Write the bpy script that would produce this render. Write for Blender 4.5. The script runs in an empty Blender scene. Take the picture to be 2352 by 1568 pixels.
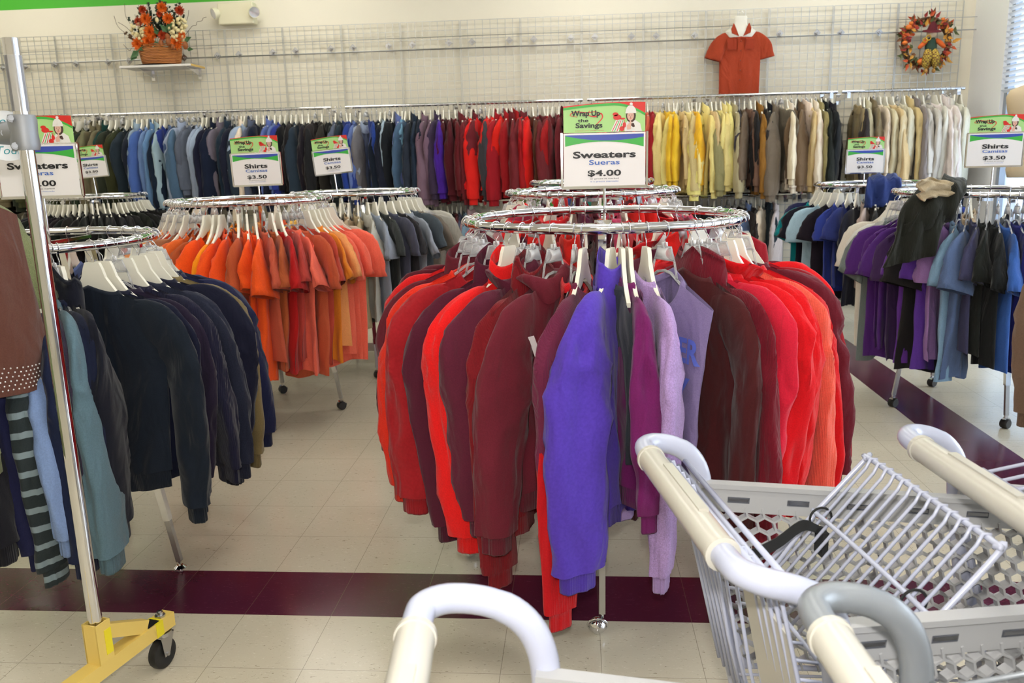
import bpy, bmesh, math, random
import numpy as np
from mathutils import Vector, Matrix, noise as mnoise
SC = bpy.context.scene
PI = math.pi
# ------------------------------------------------------------------ camera
FPX, YAW, PITCH, ROLL = 1908.0, -.0806, .2155, -.0256
CAM = np.array([1.4604, -2.5237, 1.512])
cy_, sy_ = math.cos(YAW), math.sin(YAW); cp_, sp_ = math.cos(PITCH), math.sin(PITCH); cr_, sr_ = math.cos(ROLL), math.sin(ROLL)
FW = np.array([sy_*cp_, cy_*cp_, -sp_]); R0 = np.array([cy_, -sy_, 0.]); U0 = np.cross(R0, FW)
RT = R0*cr_+U0*sr_; UP = -R0*sr_+U0*cr_
cd = bpy.data.cameras.new('camera'); cam = bpy.data.objects.new('camera', cd); SC.collection.objects.link(cam)
cam.matrix_world = Matrix(((RT[0], UP[0], -FW[0], CAM[0]), (RT[1], UP[1], -FW[1], CAM[1]), (RT[2], UP[2], -FW[2], CAM[2]), (0, 0, 0, 1)))
cd.sensor_width = 22.2; cd.lens = FPX/2352*22.2; cd.clip_start = .05
cd.dof.use_dof = True; cd.dof.focus_distance = 2.55; cd.dof.aperture_fstop = 4.5
SC.camera = cam
def ray(x, y): return (x-1176)*RT-(y-784)*UP+FPX*FW
def atZ(x, y, z=0.): d = ray(x, y); return CAM+d*(z-CAM[2])/d[2]
def atY(x, y, Y): d = ray(x, y); return CAM+d*(Y-CAM[1])/d[1]
def pix(P): d = np.array(P)-CAM; Z = d@FW; return 1176+FPX*(d@RT)/Z, 784-FPX*(d@UP)/Z
# ------------------------------------------------------------------ view, world, lights
vs = SC.view_settings
vs.view_transform = 'Standard'; vs.look = 'None'; vs.gamma = 1; vs.exposure = 0.0; vs.use_curve_mapping = False
SC.cycles.use_denoising = True
SC.cycles.max_bounces = 6; SC.cycles.diffuse_bounces = 3; SC.cycles.glossy_bounces = 4; SC.cycles.transparent_max_bounces = 10
SC.cycles.use_adaptive_sampling = True; SC.cycles.adaptive_threshold = .1; SC.cycles.adaptive_min_samples = 12; SC.cycles.time_limit = 1050
SC.cycles.sample_clamp_indirect = 6
w = bpy.data.worlds.new('day'); SC.world = w; w.use_nodes = True
bg = w.node_tree.nodes['Background']; bg.inputs[0].default_value = (.80, .90, 1, 1); bg.inputs[1].default_value = 3.2
LIGHT = 14.2
def area(name, loc, rot, sx, sy, power, col):
    l = bpy.data.lights.new(name, 'AREA'); l.shape = 'RECTANGLE'; l.size = sx; l.size_y = sy; l.energy = power; l.color = col
    o = bpy.data.objects.new(name, l); o.location = loc; o.rotation_euler = rot; SC.collection.objects.link(o); return o
area('window_daylight', (5.75, 2.3, 1.7), (0, math.radians(90), 0), 2.6, 6.5, 260, (.80, .89, 1))
fl = area('camera_flash', tuple(CAM+UP*.13+FW*-.02), cam.matrix_world.to_euler(), .07, .04, 28, (1, .97, .95))
# ------------------------------------------------------------------ helpers
def lin(c):
    r = []
    for v in c[:3]:
        v /= 255.; r.append(v/12.92 if v <= .04045 else ((v+.055)/1.055)**2.4)
    return (*r, 1)
MATS = {}
def mat(name, rgb, rough=.5, metal=0., **k):
    if name in MATS: return MATS[name]
    m = bpy.data.materials.new(name); m.use_nodes = True; b = m.node_tree.nodes['Principled BSDF']
    b.inputs['Base Color'].default_value = lin(rgb); b.inputs['Roughness'].default_value = rough; b.inputs['Metallic'].default_value = metal
    for a, v in k.items(): b.inputs[a].default_value = v
    m.diffuse_color = lin(rgb); MATS[name] = m; return m
def N(m, t, **k):
    n = m.node_tree.nodes.new(t)
    for a, v in k.items():
        if hasattr(n, a): setattr(n, a, v)
        else: n.inputs[a].default_value = v
    return n
def Lk(m, a, b): m.node_tree.links.new(a, b)
def fabric(rgb, kind='plain'):
    key = 'fabric_%s_%02x%02x%02x' % ((kind,)+tuple(int(c) for c in rgb))
    if key in MATS: return MATS[key]
    m = mat(key, rgb, .88); b = m.node_tree.nodes['Principled BSDF']
    b.inputs['Specular IOR Level'].default_value = .18
    b.inputs['Sheen Weight'].default_value = .12; b.inputs['Sheen Roughness'].default_value = .5
    tc = N(m, 'ShaderNodeTexCoord'); nz = N(m, 'ShaderNodeTexNoise'); nz.inputs['Scale'].default_value = 260 if kind != 'fleece' else 120
    nz.inputs['Detail'].default_value = 3
    Lk(m, tc.outputs['Object'], nz.inputs['Vector'])
    cr = N(m, 'ShaderNodeMixRGB', blend_type='MULTIPLY'); cr.inputs[0].default_value = .35 if kind != 'heather' else .75
    cr.inputs[1].default_value = lin(rgb)
    rp = N(m, 'ShaderNodeMapRange'); rp.inputs[1].default_value = .3; rp.inputs[2].default_value = .7; rp.inputs[3].default_value = .65; rp.inputs[4].default_value = 1.15
    Lk(m, nz.outputs['Fac'], rp.inputs[0]); Lk(m, rp.outputs[0], cr.inputs[2]); Lk(m, cr.outputs[0], b.inputs['Base Color'])
    bp = N(m, 'ShaderNodeBump'); bp.inputs['Strength'].default_value = .25; bp.inputs['Distance'].default_value = .002
    src = nz.outputs['Fac']
    if kind in ('rib', 'stripe'):
        wv = N(m, 'ShaderNodeTexWave', wave_type='BANDS', bands_direction='X' if kind == 'rib' else 'Z'); wv.inputs['Scale'].default_value = 62 if kind == 'rib' else 5.5
        Lk(m, tc.outputs['Object'], wv.inputs['Vector'])
        if kind == 'rib':
            src = wv.outputs['Fac']; bp.inputs['Strength'].default_value = .4; bp.inputs['Distance'].default_value = .003
        else:
            r2 = N(m, 'ShaderNodeMapRange'); r2.inputs[1].default_value = .72; r2.inputs[2].default_value = .8
            Lk(m, wv.outputs['Fac'], r2.inputs[0])
            mx = N(m, 'ShaderNodeMixRGB'); mx.inputs[2].default_value = lin((130, 145, 150)); Lk(m, cr.outputs[0], mx.inputs[1]); Lk(m, r2.outputs[0], mx.inputs[0]); Lk(m, mx.outputs[0], b.inputs['Base Color'])
    Lk(m, src, bp.inputs['Height'])
    mp = N(m, 'ShaderNodeMapping'); mp.inputs['Scale'].default_value = (9, 9, 4); Lk(m, tc.outputs['Object'], mp.inputs[0])
    n3 = N(m, 'ShaderNodeTexNoise'); n3.inputs['Scale'].default_value = 1.; n3.inputs['Detail'].default_value = 2.5; n3.inputs['Distortion'].default_value = .8; Lk(m, mp.outputs[0], n3.inputs['Vector'])
    b3 = N(m, 'ShaderNodeBump'); b3.inputs['Strength'].default_value = .8; b3.inputs['Distance'].default_value = .035; Lk(m, n3.outputs['Fac'], b3.inputs['Height']); Lk(m, bp.outputs[0], b3.inputs['Normal']); Lk(m, b3.outputs[0], b.inputs['Normal'])
    return m
def clear_mat(name, rgb, alpha, rough=.08):
    if name in MATS: return MATS[name]
    m = bpy.data.materials.new(name); m.use_nodes = True; nt = m.node_tree; nt.nodes.clear(); MATS[name] = m
    o = N(m, 'ShaderNodeOutputMaterial'); mx = N(m, 'ShaderNodeMixShader'); t = N(m, 'ShaderNodeBsdfTransparent'); b = N(m, 'ShaderNodeBsdfPrincipled')
    b.inputs['Base Color'].default_value = lin(rgb); b.inputs['Roughness'].default_value = rough
    fr = N(m, 'ShaderNodeFresnel'); fr.inputs[0].default_value = 1.5
    ad = N(m, 'ShaderNodeMath', operation='ADD', use_clamp=True); ad.inputs[1].default_value = alpha; Lk(m, fr.outputs[0], ad.inputs[0])
    Lk(m, ad.outputs[0], mx.inputs[0]); Lk(m, t.outputs[0], mx.inputs[1]); Lk(m, b.outputs[0], mx.inputs[2]); Lk(m, mx.outputs[0], o.inputs[0])
    return m
CHROME = mat('chrome', (222, 222, 226), .07, 1.)
STEEL = mat('brushed_steel', (190, 190, 192), .28, 1.)
WIRE = mat('silver_wire', (196, 196, 192), .32, .75)
WHITEP = mat('ivory_plastic', (236, 232, 216), .3)
CLEARP = clear_mat('clear_plastic', (225, 225, 225), .25)
BLACK = mat('black_rubber', (22, 22, 22), .5)
class MB:
    def __init__(s): s.v = []; s.f = []; s.m = []; s.mi = 0
    def add(s, v, f):
        o = len(s.v); s.v += [tuple(float(c) for c in p) for p in v]; s.f += [tuple(i+o for i in q) for q in f]; s.m += [s.mi]*len(f)
    def box(s, c, d, M=None):
        x, y, z = d[0]/2, d[1]/2, d[2]/2
        P = [Vector((a*x, b*y, e*z)) for e in (-1, 1) for b in (-1, 1) for a in (-1, 1)]
        if M is not None: P = [M @ p for p in P]
        s.add([p+Vector(c) for p in P], [(0, 2, 3, 1), (4, 5, 7, 6), (0, 1, 5, 4), (2, 6, 7, 3), (0, 4, 6, 2), (1, 3, 7, 5)])
    def beam(s, a, b, w, h, up=(0, 0, 1)):
        a, b = Vector(a), Vector(b); d = b-a; L = d.length; d.normalize(); u = Vector(up)
        if abs(d.dot(u)) > .98: u = Vector((1, 0, 0))
        x = d.cross(u).normalized(); z = x.cross(d)
        M = Matrix((x, d, z)).transposed(); s.box((a+b)/2, (w, L, h), M)
    def loft(s, rings, closed=True, caps=True):
        n = len(rings[0]); v = [p for r in rings for p in r]; f = []
        for i in range(len(rings)-1):
            for j in range(n if closed else n-1):
                k = (j+1) % n; f.append((i*n+j, i*n+k, (i+1)*n+k, (i+1)*n+j))
        if caps and closed: f += [tuple(range(n))[::-1], tuple(range((len(rings)-1)*n, len(rings)*n))]
        s.add(v, f)
    def tube(s, path, r, seg=8, closed=False, caps=True):
        P = [Vector(p) for p in path]; n = len(P); rr = r if hasattr(r, '__len__') else [r]*n
        rings = []; x = None
        for i in range(n):
            a = P[i-1] if (i or closed) else P[i]; b = P[(i+1) % n] if (i < n-1 or closed) else P[i]
            t = (b-a).normalized()
            if x is None:
                x = t.cross(Vector((0, 0, 1)))
                if x.length < .05: x = t.cross(Vector((0, 1, 0)))
            x = (x-t*x.dot(t)).normalized(); y = t.cross(x)
            rings.append([P[i]+(x*math.cos(k*2*PI/seg)+y*math.sin(k*2*PI/seg))*rr[i] for k in range(seg)])
        if closed: rings.append(rings[0])
        s.loft(rings, caps=caps and not closed)
    def lathe(s, prof, c=(0, 0, 0), seg=16, M=None, sx=1, sy=1):
        rings = []
        for r, z in prof:
            ring = [Vector((r*sx*math.cos(k*2*PI/seg), r*sy*math.sin(k*2*PI/seg), z)) for k in range(seg)]
            if M is not None: ring = [M @ p for p in ring]
            rings.append([p+Vector(c) for p in ring])
        s.loft(rings)
    def ball(s, c, r, seg=10, sc=(1, 1, 1), M=None):
        n = max(4, seg//2)
        pr = [(max(1e-4, math.sin(i*PI/n)), -math.cos(i*PI/n)) for i in range(n+1)]
        rings = []
        for a, z in pr:
            ring = [Vector((a*r*sc[0]*math.cos(k*2*PI/seg), a*r*sc[1]*math.sin(k*2*PI/seg), z*r*sc[2])) for k in range(seg)]
            if M is not None: ring = [M @ p for p in ring]
            rings.append([p+Vector(c) for p in ring])
        s.loft(rings)
    def prism(s, pts, y0, y1):      # outline in xz, extruded along y
        n = len(pts); s.add([(p[0], y0, p[1]) for p in pts]+[(p[0], y1, p[1]) for p in pts],
            [tuple(range(n)), tuple(range(n, 2*n))[::-1]]+[(i, i+n, (i+1) % n+n, (i+1) % n) for i in range(n)])
    def mesh(s, name, mats, smooth=False):
        me = bpy.data.meshes.new(name); me.from_pydata(s.v, [], s.f)
        for m in mats: me.materials.append(m)
        me.polygons.foreach_set('material_index', s.m)
        if smooth: me.polygons.foreach_set('use_smooth', [True]*len(s.f))
        me.update(); return me
    def obj(s, name, mats, parent=None, smooth=False, loc=None, fix=True):
        if not isinstance(mats, (list, tuple)): mats = [mats]
        me = s.mesh(name, mats, smooth)
        if fix:
            bm = bmesh.new(); bm.from_mesh(me); bmesh.ops.recalc_face_normals(bm, faces=bm.faces); bm.to_mesh(me); bm.free()
        if smooth == 'auto':
            me.set_sharp_from_angle(angle=math.radians(40))
        return link(name, me, parent, loc)
def link(name, me, parent=None, loc=None):
    o = bpy.data.objects.new(name, me); SC.collection.objects.link(o)
    if parent is not None: o.parent = parent
    if loc is not None: o.location = loc
    return o
def tag(o, label=None, cat=None, group=None, kind=None):
    if label: o['label'] = label
    if cat: o['category'] = cat
    if group: o['group'] = group
    if kind: o['kind'] = kind
    return o
def thing(name, label, cat, loc=(0, 0, 0), rz=0, group=None):
    o = link(name, None, None, loc); o.rotation_euler = (0, 0, rz); o.empty_display_size = .1; return tag(o, label, cat, group)
def copytree(o, parent=None):
    c = o.copy(); SC.collection.objects.link(c)
    if parent is not None: c.parent = parent
    for ch in list(o.children): copytree(ch, c)
    return c
def spline(pts, n):
    P = [np.array(p, float) for p in pts]; P = [2*P[0]-P[1]]+P+[2*P[-1]-P[-2]]; out = []; m = len(P)-3
    for i in range(n+1):
        t = i/n*m; k = min(int(t), m-1); t -= k; a, b, c, d = P[k:k+4]
        out.append(.5*((2*b)+(c-a)*t+(2*a-5*b+4*c-d)*t*t+(3*b-a-3*c+d)*t**3))
    return out
def text_geo(txt, size, sx=1.0, bold=0., align='CENTER', shear=0.):
    cu = bpy.data.curves.new('t', 'FONT'); cu.body = txt; cu.size = size; cu.align_x = align; cu.offset = bold; cu.resolution_u = 3; cu.shear = shear
    o = bpy.data.objects.new('t', cu); SC.collection.objects.link(o)
    dg = bpy.context.evaluated_depsgraph_get(); me = o.evaluated_get(dg).to_mesh()
    v = [(p.co.x*sx, p.co.y) for p in me.vertices]; f = [tuple(p.vertices) for p in me.polygons]
    o.evaluated_get(dg).to_mesh_clear(); bpy.data.objects.remove(o); bpy.data.curves.remove(cu)
    return v, f
def ordn(i):
    if i >= 20: return 'twenty-'+ordn(i-20)
    return ['first', 'second', 'third', 'fourth', 'fifth', 'sixth', 'seventh', 'eighth', 'ninth', 'tenth', 'eleventh', 'twelfth', 'thirteenth', 'fourteenth', 'fifteenth', 'sixteenth', 'seventeenth', 'eighteenth', 'nineteenth', 'twentieth'][i]
# ------------------------------------------------------------------ setting
T = .305
def struct(name, mb, m, **k):
    o = mb.obj(name, m, **k); o['kind'] = 'structure'; return o
XL, XR, YN, YF, ZC = -6.2, 5.3, -6.0, 6.27, 3.9
def floor_material():
    m = mat('vinyl_tile', (205, 196, 172), .2); b = m.node_tree.nodes['Principled BSDF']
    g = N(m, 'ShaderNodeNewGeometry'); sp = N(m, 'ShaderNodeSeparateXYZ'); Lk(m, g.outputs['Position'], sp.inputs[0])
    def M(op, a, b_=None, c=None):
        n = N(m, 'ShaderNodeMath', operation=op)
        for i, v in enumerate((a, b_, c)):
            if v is None: continue
            if isinstance(v, (int, float)): n.inputs[i].default_value = v
            else: Lk(m, v, n.inputs[i])
        return n.outputs[0]
    X, Y = sp.outputs[0], sp.outputs[1]
    def band(c, a, b_): return M('MULTIPLY', M('GREATER_THAN', c, a), M('LESS_THAN', c, b_))
    X1, X2, Y1, Y2, Y3, Y4 = 11*T, 12*T, 0., T, 4.045, 4.35
    inx = M('LESS_THAN', X, X2)
    stripe = M('MAXIMUM', M('MULTIPLY', M('MAXIMUM', band(Y, Y1, Y2), band(Y, Y3, Y4)), inx), M('MULTIPLY', band(X, X1, X2), band(Y, Y1, Y4)))
    # joints
    def joint(c):
        f = M('FRACT', M('ADD', M('DIVIDE', c, T), 100.)); d = M('MINIMUM', f, M('SUBTRACT', 1., f)); return M('LESS_THAN', d, .0035)
    jt = M('MAXIMUM', joint(X), joint(Y))
    # chips
    mp = N(m, 'ShaderNodeMapping'); Lk(m, g.outputs['Position'], mp.inputs[0]); mp.inputs['Scale'].default_value = (55, 160, 1)
    n1 = N(m, 'ShaderNodeTexNoise'); n1.inputs['Scale'].default_value = 1.; n1.inputs['Detail'].default_value = 2; n1.inputs['Distortion'].default_value = 1.2
    Lk(m, mp.outputs[0], n1.inputs['Vector'])
    dk = N(m, 'ShaderNodeMapRange'); Lk(m, n1.outputs['Fac'], dk.inputs[0]); dk.inputs[1].default_value = .66; dk.inputs[2].default_value = .72; dk.inputs[4].default_value = .75
    lt = N(m, 'ShaderNodeMapRange'); Lk(m, n1.outputs['Fac'], lt.inputs[0]); lt.inputs[1].default_value = .36; lt.inputs[2].default_value = .28; lt.inputs[4].default_value = .6
    n2 = N(m, 'ShaderNodeTexNoise'); n2.inputs['Scale'].default_value = 2.2; n2.inputs['Detail'].default_value = 5
    Lk(m, g.outputs['Position'], n2.inputs['Vector'])
    def mix(f, a, c):
        n = N(m, 'ShaderNodeMixRGB')
        if isinstance(f, (int, float)): n.inputs[0].default_value = f
        else: Lk(m, f, n.inputs[0])
        for i, v in ((1, a), (2, c)):
            if isinstance(v, tuple): n.inputs[i].default_value = v
            else: Lk(m, v, n.inputs[i])
        return n.outputs[0]
    base = mix(n2.outputs['Fac'], lin((196, 187, 164)), lin((212, 205, 184)))
    base = mix(dk.outputs[0], base, lin((138, 126, 104))); base = mix(lt.outputs[0], base, lin((226, 220, 204)))
    red = mix(n2.outputs['Fac'], lin((68, 26, 44)), lin((92, 38, 58))); red = mix(lt.outputs[0], red, lin((118, 60, 82)))
    col = mix(stripe, base, red); col = mix(M('MULTIPLY', jt, .55), col, lin((110, 98, 80)))
    Lk(m, col, b.inputs['Base Color'])
    rr = N(m, 'ShaderNodeMapRange'); Lk(m, n2.outputs['Fac'], rr.inputs[0]); rr.inputs[3].default_value = .12; rr.inputs[4].default_value = .26
    Lk(m, rr.outputs[0], b.inputs['Roughness'])
    bp = N(m, 'ShaderNodeBump'); bp.inputs['Strength'].default_value = .04; bp.inputs['Distance'].default_value = .01; Lk(m, n2.outputs['Fac'], bp.inputs['Height']); Lk(m, bp.outputs[0], b.inputs['Normal'])
    return m
mb = MB(); mb.box(((XL+XR)/2, (YN+YF)/2, -.05), (XR-XL+.4, YF-YN+.4, .1)); struct('floor', mb, floor_material())
wallm = mat('cream_wall_paint', (236, 229, 210), .7)
def two_tone():
    m = mat('cream_and_green_wall', (236, 229, 210), .65); b = m.node_tree.nodes['Principled BSDF']
    g = N(m, 'ShaderNodeNewGeometry'); sp = N(m, 'ShaderNodeSeparateXYZ'); Lk(m, g.outputs['Position'], sp.inputs[0])
    gt = N(m, 'ShaderNodeMath', operation='GREATER_THAN'); Lk(m, sp.outputs[2], gt.inputs[0]); gt.inputs[1].default_value = 3.165
    mx = N(m, 'ShaderNodeMixRGB'); mx.inputs[1].default_value = lin((236, 229, 210)); mx.inputs[2].default_value = lin((78, 185, 50)); Lk(m, gt.outputs[0], mx.inputs[0]); Lk(m, mx.outputs[0], b.inputs['Base Color'])
    return m
mb = MB(); mb.box(((XL+XR)/2, YF+.1, ZC/2), (XR-XL+.4, .2, ZC)); struct('wall_back', mb, two_tone())
mb = MB(); mb.box((XL-.1, (YN+YF)/2, ZC/2), (.2, YF-YN, ZC)); struct('wall_left', mb, wallm)
mb = MB(); mb.box(((XL+XR)/2, YN-.1, ZC/2), (XR-XL, .2, ZC)); struct('wall_near', mb, wallm)
mb = MB(); mb.box(((XL+XR)/2, (YN+YF)/2, ZC+.05), (XR-XL+.4, YF-YN+.4, .1)); struct('ceiling', mb, mat('ceiling_white', (240, 238, 230), .8))
# right wall: pier at the far corner, low sill, head, piers between the panes
W0, W1, WZ0, WZ1 = -3.2, 5.62, .12, 3.3
pier = mat('white_pier_paint', (238, 238, 238), .6)
mb = MB(); mb.box((XR+.1, (W1+YF)/2, ZC/2), (.2, YF-W1, ZC)); mb.box((XR+.1, (W0+W1)/2, (WZ1+ZC)/2), (.2, W1-W0, ZC-WZ1)); mb.box((XR+.1, (W0+W1)/2, WZ0/2), (.2, W1-W0, WZ0))
mb.box((XR+.1, (YN+W0)/2, ZC/2), (.2, W0-YN, ZC)); struct('wall_right', mb, pier)
alu = mat('aluminium_frame', (165, 172, 182), .35, .8); glass = clear_mat('window_glass', (235, 245, 255), .03, .02)
nW = 5
for i in range(nW):
    a, b = W0+(W1-W0)*i/nW, W0+(W1-W0)*(i+1)/nW
    mb = MB()
    for y in (a+.03, b-.03): mb.box((XR+.08, y, (WZ0+WZ1)/2), (.1, .06, WZ1-WZ0))
    for z in (WZ0+.03, WZ1-.03, 1.12): mb.box((XR+.08, (a+b)/2, z), (.08, b-a-.12, .06))
    f = struct('window_%d' % (i+1), mb, alu)
    g = MB(); g.box((XR+.08, (a+b)/2, (WZ0+WZ1)/2), (.006, b-a-.1, WZ1-WZ0-.1)); g.obj('pane', glass, f)
    bl = MB()
    for k in range(26): bl.box((XR-.005, (a+b)/2, 3.25-.05*k), (.045, b-a-.08, .003), Matrix.Rotation(.6, 3, 'Y'))
    bl.box((XR-.01, (a+b)/2, 3.29), (.05, b-a-.06, .04))
    bo = bl.obj('window_blind', mat('blind_white', (235, 238, 242), .5)); tag(bo, 'white slatted blind over the top of the %s tall shop window from the back corner' % ordn(nW-1-i), 'blind', 'blinds on the shop windows')
mb = MB(); mb.box(((XL+XR)/2, YF-.008, .05), (XR-XL-.1, .016, .1)); struct('baseboard_back', mb, mat('dark_base', (60, 50, 50), .5))
mb = MB(); mb.box((14, 2, -.12), (17, 30, .1)); o = mb.obj('pavement', mat('concrete', (200, 200, 196), .9)); o['kind'] = 'structure'
# ceiling lights
tubem = bpy.data.materials.new('fluorescent_diffuser'); tubem.use_nodes = True
b = tubem.node_tree.nodes['Principled BSDF']; b.inputs['Base Color'].default_value = (.9, .9, .85, 1); b.inputs['Emission Color'].default_value = (1, .965, .89, 1); b.inputs['Emission Strength'].default_value = LIGHT
fixm = mat('fixture_white', (238, 238, 234), .4)
k = 0
for j, y in enumerate((-4.4, -2.3, -.2, 1.9, 4.0, 5.3)):
    for i, x in enumerate((-4.2, -1.3, 1.6, 4.2)):
        t = thing('ceiling_light', '%s fluorescent ceiling light of the %s row from the back wall' % (['leftmost', 'second', 'third', 'rightmost'][i], ordn(5-j)), 'ceiling light', (x, y, ZC), 0, 'fluorescent ceiling lights')
        mb = MB(); mb.box((0, 0, -.03), (1.3, .36, .06)); mb.obj('housing', fixm, t)
        mb = MB(); mb.box((0, 0, -.063), (1.22, .28, .006)); mb.obj('diffuser', tubem, t)
# ------------------------------------------------------------------ grid wall
X0G, PS = -3.9547, .609
def gridpanel(z0, z1):
    mb = MB(); y = 0
    for i in range(9): x = i*PS/8; r = .0035 if i in (0, 8) else .0024; mb.box((x if i not in (0, 8) else (x+.006 if i == 0 else x-.006), y, (z0+z1)/2), (2*r, 2*r, z1-z0))
    n = int(round((z1-z0)/.0762))
    for i in range(n+1): z = z0+(z1-z0)*i/n; mb.box((PS/2, y-.005, z), (PS-.008, .0048, .0048))
    return mb
gp1 = gridpanel(2.625, 2.886).mesh('upper_grid', [WIRE]); gp2 = gridpanel(.3, 2.615).mesh('lower_grid', [WIRE])
NP = 22
for i in range(NP):
    x = X0G+(i-7)*PS; 
    if x < XL or x+PS > XR+.02: continue
    k = 22-i
    t = thing('wire_display_grid', 'wire grid panel fixed to the back wall, %s counted from the right corner' % (ordn(k-1)), 'display grid', (x, YF-.03, 0), 0, 'wire grid panels on the back wall')
    link('upper_mesh', gp1, t); link('lower_mesh', gp2, t)
XG1 = X0G+15*PS
rodm = STEEL
for z, nm in ((2.62, 'lower'), (2.735, 'upper')):
    mb = MB(); mb.tube([(XL+.05, YF-.05, z), (XG1+.25, YF-.05, z)], .006 if z < 2.7 else .0035, 6); o = mb.obj('support_rod', rodm); tag(o, 'thin %s steel rod running across the whole wire grid wall' % nm, 'rod', 'rods across the grid wall')
# diamond brackets
mb = MB(); s = .036; mb.prism([(0, s), (s, 0), (0, -s), (-s, 0)], -.012, 0); mb.prism([(0, s*.6), (s*.6, 0), (0, -s*.6), (-s*.6, 0)], -.03, -.012)
mb.tube([(0, -.03, 0), (0, -.05, 0)], .008, 8); dm = mb.mesh('wall_hook', [STEEL])
kn = 0
pxs = [8, 58, 126, 175, 249, 297, 424, 500, 549, 627, 679, 760, 811, 893, 947, 1031, 1084, 1170, 1226, 1311, 1366, 1450, 1507, 1595, 1791, 1876, 1931, 2018]
for i, px in enumerate(pxs):
    py = np.interp(px, [8, 126, 249, 500, 760, 1084, 1366, 1595, 1791, 2018], [157, 149, 143, 128, 112, 96, 85, 81, 77, 74])
    P = atY(px, py, YF-.04); o = link('wall_hook', dm, None, P)
    tag(o, '%s diamond-shaped steel knob from the %s along the top of the grid wall' % ((ordn(i), 'left') if i < 14 else (ordn(27-i), 'right')), 'knob', 'steel knobs on the grid wall')
P = atY(1928, 287, YF-.04); o = link('wall_hook', dm, None, P); tag(o, 'steel knob on the bare grid between the black shirts and tan shirts', 'knob', 'steel knobs on the grid wall')
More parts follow.
